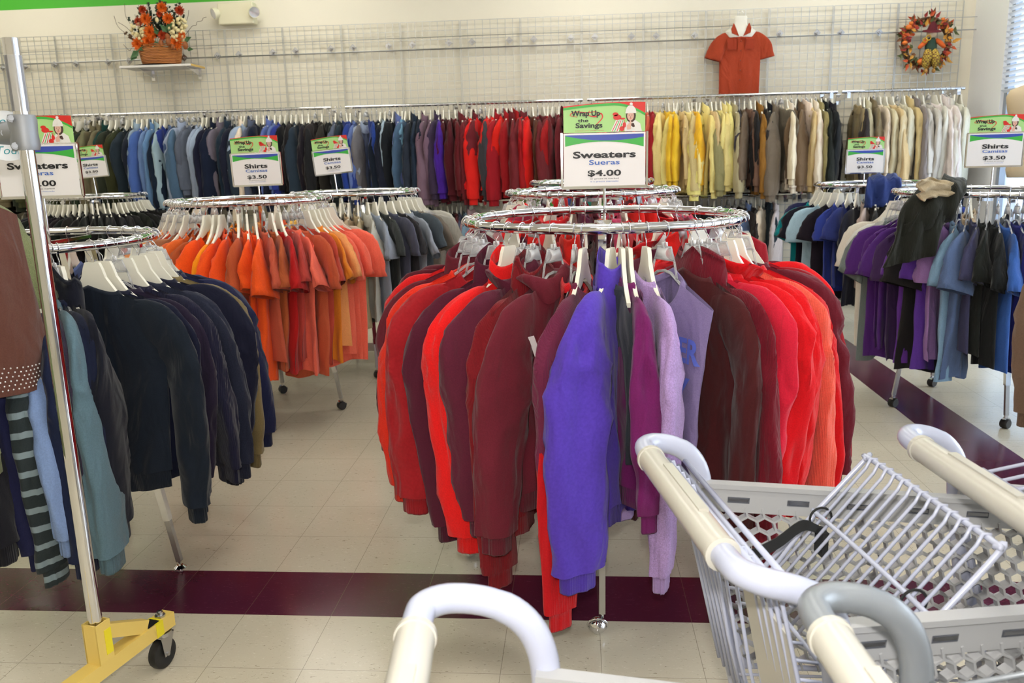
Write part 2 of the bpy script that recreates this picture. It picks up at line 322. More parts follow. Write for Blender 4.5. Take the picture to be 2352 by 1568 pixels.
# ------------------------------------------------------------------ garments
def garment_parts(seed, hw=.225, length=.66, neck='crew', sleeve='long', slen=.56, thick=.035, fat=1., wave=1., hem=.95, res=1, text=None, studs=False):
    """returns dict part->MB ; x = shoulder direction, y = thickness, z down from the rail top"""
    rnd = random.Random(seed); ph = [rnd.uniform(0, 6.28) for _ in range(12)]; a1, a2 = rnd.uniform(.6, 1.2), rnd.uniform(.5, 1.1)
    nw = .082; ztop = -.128; out = {}
    def shoulder(x): ax = abs(x)/hw; return ztop-.012*min(1, ax/.3)-.088*ax**1.15
    def half(v): return hw*(1.02-.07*math.sin(min(1, v*2.2)*PI/2)+(hem-.95)*v+.02*math.sin(3*v+ph[0])*v)
    ns, nv = 22*res+1, 16*res
    def disp(s, v):
        return wave*(.016*v*a1*math.sin(3.2*s+ph[1]+1.3*v)+.010*v*a2*math.sin(7.5*s+ph[2]-1.1*v)+.005*v*math.sin(13*s+ph[3]+2*v)+.009*v*math.sin(ph[4]+1.6*v))
    def surf(s, v, side):
        x = s*half(v)*(1-.06*wave*v*(1+math.sin(ph[5]))*.5)
        zt = shoulder(s*hw*1.0)
        if abs(x) < nw*1.05 and v < .35:
            q = max(0, 1-(x/nw)**2)**.5; dip = (.062 if side > 0 else .016) if neck != 'v' else (.12 if side > 0 else .015)
            zt -= dip*q*(1-v/.35)**2 if v > 0 else dip*q
        zb = ztop-length+.012*math.sin(4*s+ph[6])-.02*s*math.sin(ph[7])
        z = zt+(zb-zt)*v
        e = max(0., 1-abs(s)**3.2)**.6
        op = .03*max(0, 1-(x/nw)**2)**.5*max(0, 1-v*5) if abs(x) < nw else 0
        th = thick*fat*(min(1, .18+v*3.2)**.7)*(.82+.18*math.sin(5*s+ph[8]+2*v))*e+op+.002
        cr = mnoise.noise(Vector((seed*2.3+side*3, s*2.2+v*.8, v*2.6)))
        y = side*th*(1+.25*wave*cr*min(1, v*4))+disp(s, v)+side*wave*v*(.005*math.sin(9*s+ph[9]+side)+.016*max(-.4, (.35-abs(cr)*1.6)))+s*.02*wave*v*math.sin(ph[10])
        return (x, y, z)
    mb = MB(); rings = []
    for j in range(nv+1):
        v = (j/nv)**1.25
        S = [math.sin((i/(ns-1)-.5)*PI) for i in range(ns)]
        rings.append([surf(s, v, 1) for s in S]+[surf(s, v, -1) for s in S[::-1][1:-1]])
    mb.loft(rings, caps=False)
    out['body'] = mb
    for sd in (-1, 1):
        if sleeve == 'none': break
        r = random.Random(seed*7+sd); q = [r.uniform(0, 6.28) for _ in range(6)]; sw = r.uniform(-.012, .012)*wave; fb = r.uniform(-.03, .05)*wave; bul = r.uniform(.9, 1.12)
        lean = r.uniform(-.03, .05)*wave; tw = sd*r.uniform(.45, .95)*min(1., wave)
        if sleeve == 'long':
            pts = [(hw*.42, 0, ztop-.105), (hw*.74, 0, ztop-.132), (hw*.97, sw*.1, ztop-.19), (hw*1.08, sw*.3, ztop-.27), (hw*1.12+lean*.3, sw*.6, ztop-.37), (hw*1.10+lean*.7, sw*.9, ztop-.12-slen*.68), (hw*1.04+lean, sw, ztop-.1-slen)]
            ra = [.045, .066, .075, .074, .068, .064, .056]; rb = [.014, .022, .030, .034, .036, .036, .030]
        else:
            pts = [(hw*.42, 0, ztop-.10), (hw*.74, 0, ztop-.128), (hw*.98, sw*.2, ztop-.18), (hw*1.12, sw*.5, ztop-.245), (hw*1.2+lean*.5, sw, ztop-.315)]
            ra = [.045, .07, .084, .090, .094]; rb = [.012, .018, .024, .028, .030]
        nr = (22*res if sleeve == 'long' else 10*res); C = spline(pts, nr); m_ = 16 if res == 1 else 30
        mbs = MB(); rings = []; so = Vector((seed*1.7+sd*5, 0, 0))
        def ringat(i, scale=1.):
            c = C[i]; a = C[max(0, i-1)]; b_ = C[min(nr, i+1)]; t = b_-a; t[1] = 0; t /= np.linalg.norm(t); nn = np.array([t[2], 0, -t[0]]); yy = np.array([0, 1., 0])
            u = i/nr; A = np.interp(u*(len(ra)-1), range(len(ra)), ra)*fat*scale*bul; B = np.interp(u*(len(rb)-1), range(len(rb)), rb)*fat*scale
            w_ = tw*min(1., max(0, u-.15)*1.8); n2 = nn*math.cos(w_)+yy*math.sin(w_); y2 = yy*math.cos(w_)-nn*math.sin(w_); ring = []
            for k in range(m_):
                th = 2*PI*k/m_; e = min(1., u*3)
                f = 1+wave*e*(.09*math.sin(3*th+q[0]+4*u)+.05*math.sin(2*th+q[1]+11*u))
                nz = mnoise.noise(so+Vector((math.cos(th)*1.3, math.sin(th)*1.3, u*5.5+th*.25)))
                rg = (1-abs(nz)*2.6); f += wave*e*(.13*max(-.6, rg)-.05)
                f += wave*.055*math.sin(u*46+2.2*math.sin(th+q[2]))*max(0, u-.62)*(2.2 if sleeve == 'long' else 0)
                cs, sn = math.cos(th), math.sin(th)
                ring.append(c+n2*A*np.sign(cs)*abs(cs)**.85*f+y2*B*sn*f)
            return [(sd*p[0], p[1], p[2]) for p in ring]
        for i in range(nr+1): rings.append(ringat(i))
        if sleeve == 'long':
            mbs.loft(rings, caps=False)
            e = [np.array(p) for p in rings[-1]]; cc = sum(e)/len(e); cf = MB(); cr = []
            for dz, sc in ((.004, .98), (0, .72), (-.02, .70), (-.055, .70), (-.06, .66), (-.055, .60)):
                cr.append([tuple(cc+(p-cc)*sc*(1 if dz > 0 or k % 2 else .955)+np.array([-sd*.0, 0, dz])) for k, p in enumerate(e)])
            cf.loft(cr, caps=False); out['cuff%d' % sd] = cf
        else:
            last = [np.array(p) for p in rings[-1]]; cc = sum(last)/len(last)
            rings.append([tuple(cc+(p-cc)*.93) for p in last]); mbs.loft(rings, caps=False)
        out['sleeve%d' % sd] = mbs
    # collar
    mb = MB()
    def neckline(th, dz, k=1., dy=0):
        x = nw*k*math.cos(th); y = (.034*k)*math.sin(th); side = 1 if math.sin(th) > 0 else -1
        q_ = abs(math.sin(th)); dip = ((.062 if neck != 'v' else .11) if side > 0 else .016)*q_
        return (x, y+dy, shoulder(x)-dip+dz)
    m_ = 28
    if neck in ('crew', 'v'):
        mb.loft([[neckline(2*PI*i/m_, dz, k) for i in range(m_)] for dz, k in ((-.012, 1.12), (.0, 1.10), (.010, .98), (.006, .90), (-.012, .90))], caps=False)
    elif neck in ('stand', 'zip'):
        mb.loft([[neckline(2*PI*i/m_, dz+.02*abs(math.sin(2*PI*i/m_)), k) for i in range(m_)] for dz, k in ((-.014, 1.1), (.015, 1.06), (.052, .98), (.060, .93), (.05, .88), (0, .88))], caps=False)
    elif neck == 'polo':
        mb.loft([[neckline(2*PI*i/m_, dz-.012*abs(math.sin(2*PI*i/m_)), k) for i in range(m_)] for dz, k in ((-.052, 1.42), (-.045, 1.45), (.012, 1.12), (.02, 1.0), (.012, .92), (-.01, .9))], caps=False)
    elif neck == 'turtle':
        mb.loft([[tuple(np.array(neckline(2*PI*i/m_, dz, k))+np.array([0, .02*ph[0]*max(0, dz), .01*math.sin(3*2*PI*i/m_+ph[1])])) for i in range(m_)] for dz, k in ((-.014, 1.1), (.03, 1.12), (.07, 1.12), (.078, 1.05), (.05, 1.22), (.0, 1.3), (-.02, 1.28), (-.02, 1.2))], caps=False)
    elif neck == 'hood':
        rr = []
        for j in range(9):
            u = j/8; ring = []
            for i in range(m_):
                th = 2*PI*i/m_; k = 1.1+.55*math.sin(u*PI*.85)+.06*math.sin(4*th+ph[2]); x = nw*k*math.cos(th); y = (.045*k)*math.sin(th)-.03*math.sin(u*PI*.7)
                z = shoulder(min(nw, abs(x)))-.02+.075*math.sin(u*PI*.62)-.05*u*u+.01*math.sin(3*th+6*u+ph[3])-(.045*max(0, math.sin(th)))*(1-u)
                ring.append((x*(1-.35*u**3), y*(1-.3*u**3), z))
            rr.append(ring)
        mb.loft(rr, caps=False)
    out['collar'] = mb
    if studs:
        sb = MB()
        for j in range(6):
            for i in range(34):
                s_ = -.97+1.94*(i+.5*(j % 2))/34
                for sd in (1, -1):
                    p = surf(s_, .86+.022*j, sd); sb.ball((p[0], p[1]+sd*.0015, p[2]), .0028, 5)
        out['rhinestones'] = sb
    if sleeve != 'short' and not studs:
        e = [np.array(surf(math.sin((i/27-.5)*PI), 1., 1)) for i in range(28)]+[np.array(surf(math.sin((i/27-.5)*PI), 1., -1)) for i in range(26, 0, -1)]
        hb = MB(); ex = np.array([0, 0, 0]); cc = sum(e)/len(e)
        rr = []
        for dz, k in ((.006, 1.0), (0, .965), (-.03, .955), (-.058, .955), (-.06, .93), (-.05, .9)):
            rr.append([tuple(np.array([cc[0]+(p[0]-cc[0])*k, cc[1]+(p[1]-cc[1])*k*(1 if i % 2 else .94), p[2]+dz])) for i, p in enumerate(e)])
        hb.loft(rr, caps=False); out['waistband'] = hb
    if text:
        tm = MB()
        for (txt, size, x0, z0, sx, off) in text:
            v, f = text_geo(txt, size, sx, off)
            bm = bmesh.new(); vv = [bm.verts.new((x, y, 0)) for x, y in v]
            for q_ in f:
                try: bm.faces.new([vv[i] for i in q_])
                except ValueError: pass
            bmesh.ops.triangulate(bm, faces=bm.faces); bmesh.ops.subdivide_edges(bm, edges=bm.edges, cuts=1)
            bm.verts.index_update(); V = []
            for p in bm.verts:
                X, Z = x0-p.co.x, p.co.y+z0; v_ = min(1, max(0, (ztop-Z)/length)); s_ = X/half(v_)
                V.append((X, surf(max(-1, min(1, s_)), v_, 1)[1]+.004, Z))
            tm.add(V, [tuple(q.index for q in p.verts) for p in bm.faces]); bm.free()
        out['print'] = tm
    return out
PART_NAME = {'body': 'body', 'cuff-1': 'cuff', 'cuff1': 'cuff', 'sleeve-1': 'sleeve', 'sleeve1': 'sleeve', 'collar': 'collar', 'waistband': 'waistband', 'print': 'printed_lettering', 'rhinestones': 'rhinestones'}
GM = {}
def garment_meshes(key, **kw):
    if key not in GM: GM[key] = {k: mb.mesh(PART_NAME[k], [fabric((128, 128, 128))], True) for k, mb in garment_parts(**kw).items()}
    return GM[key]
def setmat(o, m): o.material_slots[0].link = 'OBJECT'; o.material_slots[0].material = m
def garment(name, label, cat, meshes, rgb, kind, loc, rz, group=None, tilt=0., scale=1., extra=None):
    t = thing(name, label, cat, loc, rz, group); t.rotation_euler = (0, tilt, rz); t.scale = (scale,)*3
    m = fabric(rgb, kind); rib = fabric(tuple(c*.93 for c in rgb), 'rib')
    par = {}
    for k, me in sorted(meshes.items(), key=lambda q: q[0].startswith('cuff')):
        p = t
        if k.startswith('cuff'): p = par['sleeve'+k[4:]]
        if k in ('waistband', 'print', 'rhinestones'): p = par['body']
        o = link(PART_NAME[k], me, p); par[k] = o
        mm = m
        if extra and k in extra: mm = extra[k]
        elif k[:4] in ('cuff', 'wais', 'coll') and kind in ('plain', 'heather', 'fleece'): mm = rib if k != 'collar' else m
        setmat(o, mm)
    return t
JOIN = {}
def joined_mesh(key, **kw):
    if key not in JOIN:
        mb = MB()
        for k, p in garment_parts(**kw).items(): mb.add(p.v, p.f)
        JOIN[key] = mb.mesh('garment', [fabric((128, 128, 128))], True)
    return JOIN[key]
# hangers
def hook_mb(r=.0016, R=.021):
    mb = MB(); pts = [(R*math.cos(a), 0, R*math.sin(a)-R+.002) for a in np.linspace(-.35, PI*1.08, 14)]
    pts += [(-R*.75, 0, -R-.018), (-R*.1, 0, -R-.032), (0, 0, -R-.05)]
    mb.tube(pts, r, 6); return mb
def arms(mb, block, y=.006):
    top = [(-.026, -.072), (.026, -.072)] if block else [(-.006, -.066), (.006, -.066)]
    up = [(.034, -.090), (.044, -.122), (.075, -.166), (.11, -.194), (.14, -.214)]; lo = [(.136, -.228), (.10, -.212), (.065, -.192), (.03, -.176), (.015, -.162)]
    o = top[1:]+up+lo+[(-x, z) for x, z in lo[::-1]]+[(-x, z) for x, z in up[::-1]]+top[:1]
    mb.prism(o, -y, y)
HK = hook_mb().mesh('hook', [CHROME], True); HKF = hook_mb(.0022).mesh('hook', [CHROME], True)
_h = MB(); arms(_h, True, .006); HW = _h.mesh('hanger_body', [WHITEP])
_h = MB(); 
_h.tube([(-.03, 0, -.074), (.03, 0, -.074), (.045, 0, -.112), (-.045, 0, -.112)], .0035, 6, closed=True); _h.prism([(-.03, -.074), (.03, -.074), (.045, -.112), (-.045, -.112)], -.0012, .0012)
_h.prism([(-.008, -.06), (.008, -.06), (.01, -.078), (-.01, -.078)], -.005, .005)
_h.tube([(-.14, 0, -.22), (-.11, 0, -.202), (-.07, 0, -.176), (-.03, 0, -.150), (0, 0, -.145), (.03, 0, -.150), (.07, 0, -.176), (.11, 0, -.202), (.14, 0, -.22)], .0045, 6)
_h.tube([(-.045, 0, -.112), (-.06, 0, -.168)], .0035, 6); _h.tube([(.045, 0, -.112), (.06, 0, -.168)], .0035, 6)
HC = _h.mesh('hanger_body', [CLEARP], True)
RT_TUBE = .0165
def hanger(kind, gl, loc, rz, group, far=False, name='plastic_hanger', tilt=0.):
    t = thing(name, '%s hanger of %s' % ('ivory' if kind == 'w' else 'clear', gl), 'hanger', loc, rz, group); t.rotation_euler = (0, tilt, rz)
    link('hook', HKF if far else HK, t); link('hanger_body', HW if kind == 'w' else HC, t); return t
# ------------------------------------------------------------------ round racks
def round_rack(label, cx, cy, z, R=.458, feet='ball', rot=0., foot=.53, tube=.0155):
    t = thing('round_rack', label, 'clothes rack', (cx, cy, 0), 0, 'round chrome clothes racks')
    mb = MB(); mb.tube([(R*math.cos(a), R*math.sin(a), z) for a in np.linspace(0, 2*PI, 97)[:-1]], tube, 14, closed=True); mb.obj('rail_ring', CHROME, t, True)
    for k in (0, 1):
        a = rot+k*PI/2; mb = MB(); mb.beam((-R*math.cos(a), -R*math.sin(a), z-.024), (R*math.cos(a), R*math.sin(a), z-.024), .02, .012); mb.obj('crossbar', CHROME, t)
    mb = MB(); mb.box((0, 0, z-.03), (.06, .06, .05)); mb.obj('hub', CHROME, t)
    for k in range(4):
        a = rot+k*PI/2; c, s_ = math.cos(a), math.sin(a); ztip = .075 if feet != 'level' else .03
        A = Vector((c*.27, s_*.27, z-.03)); B = Vector((c*foot, s_*foot, ztip))
        mb = MB(); mb.beam(A, A.lerp(B, .86), .026, .026); leg = mb.obj('leg', CHROME, t)
        mb = MB(); mb.beam(A.lerp(B, .86), B, .02, .02); mb.obj('leg_extension', STEEL, leg)
        mb = MB()
        if feet == 'ball':
            mb.tube([(B.x, B.y, .085), (B.x, B.y, .06)], .006, 8); mb.ball((B.x-.015, B.y, .032), .028, 18); 
            M = Matrix.Rotation(PI/2+.4, 3, 'X'); mb.tube([Vector((B.x-.015, B.y, .033))+M @ Vector((.032*math.cos(q), .032*math.sin(q), 0)) for q in np.linspace(0, 2*PI, 25)[:-1]], .0035, 6, closed=True)
            mb.obj('ball_caster', CHROME, leg, True)
        elif feet == 'wheel':
            M = Matrix.Rotation(PI/2, 3, 'X'); prof = [(.001, -.02), (.024, -.02), (.027, -.016), (.027, .016), (.024, .02), (.001, .02)]
            M2 = Matrix.Rotation(rot+.5, 3, 'Z') @ M; cst = MB(); cst.lathe(prof, (B.x, B.y, .0275), 16, M2); co = cst.obj('caster', BLACK, leg, 'auto')
            mb.beam((B.x, B.y, .085), (B.x, B.y, .03), .016, .016)
            hp = [(.001, -.014), (.030, -.014), (.030, .014), (.001, .014)]; hood = MB(); hood.lathe(hp, (B.x+.004, B.y, .034), 16, M2); hood.add([], []); mb.v += hood.v and []; mb.obj('caster_stem', CHROME, co)
            h2 = MB(); a0 = rot+.5
            arc = [(.031*math.cos(q), .031*math.sin(q)) for q in np.linspace(-.1, PI*.75, 9)]
            rings = [[(B.x+math.cos(a0)*p[0]-math.sin(a0)*y_, B.y+math.sin(a0)*p[0]+math.cos(a0)*y_, .03+p[1]) for p in arc] for y_ in (-.012, .012)]
            h2.loft(rings, closed=False); ho = h2.obj('caster_hood', CHROME, co, True)
        else:
            mb.tube([(B.x, B.y, .035), (B.x, B.y, .008)], .006, 8); mb.lathe([(.001, 0), (.024, 0), (.024, .004), (.012, .014), (.001, .014)], (B.x, B.y, 0), 16); mb.obj('levelling_foot', CHROME, leg, 'auto')
    return t
RACKS = dict(main=(1.552, .42, 1.305, .472), red2=(1.546, 2.15, 1.33, .458), red3=(1.576, 4.04, 1.33, .458), orange=(-.47, 2.34, 1.315, .458), grey=(-.18, 3.66, 1.302, .458),
             black=(-3.0, 5.0, 1.277, .43), navy=(-.545, .32, 1.27, .462), teal=(3.867, 4.5, 1.25, .458), blue=(3.78, 2.46, 1.27, .47), cream=(3.925, .80, 1.3, .458))
round_rack('round chrome rack of red sweaters standing in front with ball casters', *RACKS['main'][:3], R=.472, feet='ball', rot=-1.61, foot=.5)
round_rack('round chrome rack directly behind the front red sweater rack', *RACKS['red2'][:3], rot=.3, feet='wheel')
round_rack('farthest round chrome rack in the middle aisle, behind the price sign', *RACKS['red3'][:3], rot=.5, feet='wheel')
round_rack('round chrome rack holding the orange shirts', *RACKS['orange'][:3], rot=.15, feet='wheel', foot=.45)
round_rack('round chrome rack holding the grey and beige shirts', *RACKS['grey'][:3], rot=.4, feet='wheel')
round_rack('round chrome rack of black shirts near the back wall', *RACKS['black'][:3], R=.43, rot=.4, feet='wheel', foot=.45)
round_rack('round chrome rack of navy sweaters at left with levelling feet', *RACKS['navy'][:3], R=.462, rot=0.01, feet='level', foot=.465)
round_rack('round chrome rack of teal and blue shirts near the window corner', *RACKS['teal'][:3], rot=.2, feet='wheel')
round_rack('round chrome rack of purple and blue shirts at the right', *RACKS['blue'][:3], R=.47, rot=.05, feet='wheel', foot=.43)
round_rack('round chrome rack at the right edge with the cream sweater', *RACKS['cream'][:3], rot=.6, feet='wheel')
def phi_front(rk, px, front=True):
    cx, cy, z, R = RACKS[rk]; best = None
    base = math.atan2(CAM[1]-cy, CAM[0]-cx)
    for a in np.linspace(-PI/2, PI/2, 361):
        ph = base+a+(0 if front else PI); x = pix((cx+R*math.cos(ph), cy+R*math.sin(ph), z))[0]
        if best is None or abs(x-px) < best[0]: best = (abs(x-px), ph)
    return best[1]
CNT = {}
ITEMS = []
def on_ring(rk, ph, cname, rgb, noun, kind='plain', yaw=0., hk='c', joined=False, scale=1., tilt=0., zoff=0., label=None, extra=None, **kw):
    ITEMS.append(dict(rk=rk, ph=ph, cname=cname, rgb=rgb, noun=noun, kind=kind, yaw=yaw, hk=hk, joined=joined, scale=scale, tilt=tilt, label=label, extra=extra, kw=kw))
RNAME = dict(main='front red sweater rack', red2='second middle rack', red3='farthest middle rack', orange='orange shirt rack', grey='grey shirt rack', black='black shirt rack', navy='navy sweater rack', teal='teal shirt rack', blue='purple shirt rack', cream='right edge rack')
def flush():
    # order round each rack as seen: left to right, and front or back half
    groups = {}
    for it in ITEMS:
        cx, cy, z, R = RACKS[it['rk']]; p = (cx+R*math.cos(it['ph']), cy+R*math.sin(it['ph']), z); it['p'] = p; it['px'] = pix(p)[0]
        d = math.hypot(p[0]-CAM[0], p[1]-CAM[1]); it['side'] = 'front' if d < math.hypot(cx-CAM[0], cy-CAM[1]) else 'back'
        groups.setdefault((it['rk'], it['cname'], it['noun'], it['side']), []).append(it)
    for k, g in groups.items():
        g.sort(key=lambda i: i['px'])
        for n, it in enumerate(g):
            rn = RNAME[k[0]]
            it['lab'] = it['label'] or (('%s %s %s from left on %s of %s' % (ordn(n), k[1], k[2], k[3], rn)) if len(g) > 1 else ('only %s %s on %s of %s' % (k[1], k[2], k[3], rn)))
    for i, it in enumerate(ITEMS):
        rz = it['ph']+it['yaw']; loc = (it['p'][0], it['p'][1], it['p'][2]+.0165)
        nm = it['noun'].replace('-', '_').replace(' ', '_'); cat = it['noun'].split(' ')[-1] if it['noun'] != 't-shirt' else 't-shirt'
        grp = 'clothes hanging on the '+RNAME[it['rk']]
        if it['joined']:
            me = joined_mesh(it['joined'][0], **it['joined'][1]); o = link(nm, me, None, loc); o.rotation_euler = (0, it['tilt'], rz); o.scale = (it['scale'],)*3; setmat(o, fabric(it['rgb'], it['kind'])); tag(o, it['lab'], cat, grp)
        else:
            ms = garment_meshes(it['kw'].pop('key'), **it['kw']); o = garment(nm, it['lab'], cat, ms, it['rgb'], it['kind'], loc, rz, grp, it['tilt'], it['scale'], it['extra'])
        if it['rk'] in ('orange', 'blue'): o.scale = (o.scale[0]*.92, o.scale[1], o.scale[2]*1.07)
        hanger(it['hk'], it['lab'].replace(' from left', ''), loc, rz, 'hangers on the '+RNAME[it['rk']], far=it['rk'] != 'main' and it['rk'] != 'navy', name='plastic_hanger' if it['hk'] == 'w' else 'clear_hanger', tilt=it['tilt'])
# ------------------------------------------------------------------ clothes on the front rack
def M_(px, cname, rgb, noun, neck='crew', kind='plain', yaw=0, hk='c', front=True, length=.63, slen=.60, seed=None, tilt=0., hw=.225, fat=1., ph=None, dph=0, res=2, text=None, zo=0, **k):
    slen += .03; k.setdefault('scale', 1.035); k.setdefault('wave', 1.3)
    a = (phi_front('main', px, front) if ph is None else math.radians(ph))+math.radians(dph)
    seed = seed or int(abs(px)*7+len(ITEMS)); key = 'm%d' % len(ITEMS)
    on_ring('main', a, cname, rgb, noun, kind, math.radians(yaw), hk, tilt=math.radians(tilt), key=key, seed=seed, neck=neck, length=length, slen=slen, hw=hw, fat=fat, res=res, text=text, **k)
A_ = M_
A_(0, 'maroon', (92, 24, 36), 'sweater', 'crew', hk='c', ph=150, length=.64, fat=1.1)
A_(0, 'dark maroon', (88, 20, 34), 'sweater', 'stand', ph=166, length=.62, slen=.6, fat=1.15)
A_(0, 'dark maroon', (84, 20, 32), 'hoodie', 'crew', ph=180, length=.6, slen=.58, fat=1.1, label='dark maroon sweater at the far left end of the front rack')
A_(0, 'scarlet', (214, 28, 30), 'sweatshirt', 'crew', ph=188, length=.62, slen=.58)
A_(0, 'maroon', (96, 28, 40), 'fleece pullover', 'stand', 'fleece', hk='c', ph=196, length=.66, slen=.6)
A_(0, 'orange red', (222, 46, 26), 'sweatshirt', 'crew', ph=204, length=.70, slen=.6)
A_(0, 'crimson', (160, 26, 34), 'crew sweater', 'crew', 'fleece', hk='c', ph=212, length=.70, slen=.6, fat=1.25, hw=.235)
A_(0, 'dark plum', (80, 24, 44), 'zip sweater', 'zip', ph=223, length=.70, slen=.66)
A_(0, 'bright red', (226, 26, 26), 'jacket', 'stand', hk='w', ph=230, length=.66, slen=.66, fat=1.25, yaw=4, label='bright red jacket with stand collar on the front rack')
A_(0, 'plum maroon', (90, 28, 48), 'hoodie', 'hood', ph=237, length=.62, slen=.58, fat=1.15)
A_(0, 'rust red', (118, 20, 28), 'knit sweater', 'turtle', 'rib', ph=241.5, length=.70, slen=.74)
A_(0, 'maroon', (104, 30, 44), 'hoodie', 'hood', hk='c', ph=250, length=.62, slen=.60, fat=1.05, yaw=-13, label='maroon hoodie with white outlined letter on the front rack',
   text=[('W', .17, .075, -.42, 1., .004)], extra={'print': mat('print_white', (235, 235, 235), .7)})
A_(0, 'red', (190, 18, 26), 'knit sweater', 'crew', 'rib', ph=258, length=.84, slen=.80, fat=.85)
A_(0, 'plum', (104, 34, 62), 'ribbed sweater', 'crew', 'rib', hk='w', ph=261, length=.60, slen=.56, yaw=-6, fat=1.1)
A_(0, 'purple', (84, 58, 172), 'fleece jacket', 'stand', 'fleece', hk='w', ph=271, length=.68, slen=.66, fat=1.35, yaw=-20, hw=.24, label='violet purple fleece jacket at the centre front of the front rack')
A_(0, 'charcoal', (52, 56, 62), 'vest', 'crew', ph=275, length=.5, sleeve='none', hw=.17, hk='w')
A_(0, 'magenta plum', (112, 28, 92), 'sweatshirt', 'crew', hk='w', ph=277.5, length=.62, slen=.5)
A_(0, 'lavender', (176, 146, 198), 'sweatshirt', 'crew', 'heather', hk='w', ph=284, length=.66, slen=.70, fat=1.0, yaw=-2)
A_(0, 'grey lavender', (132, 116, 158), 'printed shirt', 'v', ph=291, length=.64, slen=.3, sleeve='none', hw=.205, yaw=192, text=[('NER', .095, -.12, -.38, .8, .003), ('LY', .11, -.11, -.50, .9, .003)], extra={'print': mat('print_blue', (96, 112, 205), .7)})
A_(0, 'dark brown', (74, 26, 28), 'sweater', 'crew', ph=303, length=.64, slen=.72)
A_(0, 'dark red', (110, 18, 34), 'cable knit sweater', 'turtle', 'rib', ph=306.5, length=.66, slen=.66, hk='c')
A_(0, 'crimson pink', (214, 32, 58), 'sweatshirt', 'crew', ph=311.5, length=.58, slen=.5, fat=1.3, hk='c')
A_(0, 'red', (220, 24, 34), 'sweatshirt', 'crew', ph=317, length=.62, slen=.56, fat=1.2, hk='c')
A_(0, 'vivid red', (216, 16, 24), 'hoodie', 'hood', ph=323, length=.62, slen=.58, fat=1.2, hk='w')
A_(0, 'coral', (236, 96, 78), 'knit sweater', 'crew', 'rib', ph=330, length=.64, slen=.6, hk='w', fat=1.1)
A_(0, 'red', (206, 20, 28), 'sweatshirt', 'crew', ph=337, length=.62, slen=.6, hk='c')
A_(0, 'maroon', (100, 24, 38), 'sweatshirt', 'crew', ph=345, length=.64, slen=.58, hk='w', fat=1.2)
A_(0, 'dark red', (148, 20, 34), 'sweatshirt', 'stand', ph=353, length=.64, slen=.6, hk='w', fat=1.1)
A_(0, 'bright red', (224, 22, 28), 'sweatshirt', 'crew', ph=361, length=.62, slen=.6, hk='c', fat=1.15)
A_(0, 'maroon', (104, 24, 40), 'sweater', 'crew', ph=11, length=.62, slen=.6, hk='w')
for i, (d, cn, c, nk) in enumerate([(24, 'maroon', (110, 22, 36), 'crew'), (38, 'red', (200, 28, 36), 'crew'), (50, 'bright red', (226, 34, 30), 'stand'), (60, 'dark plum', (84, 26, 50), 'crew'), (70, 'red', (196, 26, 34), 'hood'), (79, 'rose red', (190, 40, 56), 'crew'),
        (88, 'maroon', (92, 26, 40), 'crew'), (97, 'dark brown', (64, 28, 28), 'crew'), (105, 'scarlet', (222, 40, 30), 'stand'), (115, 'red', (200, 24, 34), 'crew'), (125, 'maroon', (110, 24, 38), 'crew'), (137, 'plum', (100, 34, 60), 'crew')]):
    A_(0, cn, c, 'sweater', nk, ph=d, length=.6, slen=.56, res=1, hk='cw'[i % 2], yaw=(-1)**i*4)
# ------------------------------------------------------------------ clothes on the navy rack
def PXN(px): return math.degrees(phi_front('navy', px))
def Nv(d, cn, c, noun, neck='crew', kind='plain', hk='w', yaw=0, length=.60, slen=.56, fat=1., res=2, **k):
    k.setdefault('scale', 1.06); k.setdefault('wave', 1.25)
    on_ring('navy', math.radians(d), cn, c, noun, kind, math.radians(yaw), hk, key='n%d' % len(ITEMS), seed=31+len(ITEMS)*3, neck=neck, length=length, slen=slen, fat=fat, res=res, **k)
Nv(15, 'khaki', (122, 106, 70), 'sweater', fat=1.1, length=.55, slen=.6)
Nv(6, 'dark navy', (22, 24, 44), 'sweatshirt', fat=1.2, length=.5, slen=.62, yaw=6)
Nv(-3, 'heather navy', (34, 38, 56), 'crew sweatshirt', kind='heather', hk='w', length=.58, slen=.56, yaw=4, fat=1.1)
Nv(-12, 'navy', (26, 26, 48), 'knit sweater', kind='rib', hk='w', yaw=10, slen=.54)
Nv(-18, 'plum navy', (34, 26, 46), 'knit sweater', hk='c', yaw=14)
Nv(-23, 'dark navy', (18, 22, 44), 'sweater', hk='w', slen=.6, yaw=16)
Nv(-28, 'blackish navy', (22, 30, 42), 'crew sweatshirt', hk='w', length=.60, slen=.62, fat=1.15, yaw=22, label='blackish navy crew sweatshirt facing front on the navy rack', hw=.245)
Nv(PXN(133), 'black navy', (20, 22, 34), 'turtleneck sweater', 'turtle', hk='w', length=.62, slen=.6)
Nv(PXN(118), 'navy', (22, 28, 52), 'sweater', hk='c', length=.6, slen=.62)
Nv(PXN(104), 'slate teal', (92, 118, 130), 'sweatshirt', hk='c', length=.56, slen=.66, fat=1.15)
Nv(PXN(84), 'greyish plum', (58, 50, 68), 'sweatshirt', hk='c', length=.66, slen=.6, kind='heather')
Nv(PXN(66), 'navy', (24, 32, 60), 'sweatshirt', hk='w', length=.64, slen=.66)
Nv(PXN(44), 'denim blue', (128, 152, 196), 'shirt', 'polo', hk='w', length=.5, slen=.58)
Nv(PXN(22), 'charcoal striped', (44, 52, 54), 'sweater', kind='stripe', hk='c', length=.58, slen=.68)
Nv(PXN(-2), 'navy', (28, 30, 64), 'sweater', hk='c', length=.66, slen=.62)
Nv(PXN(-40), 'black', (22, 22, 30), 'sweater', hk='w')
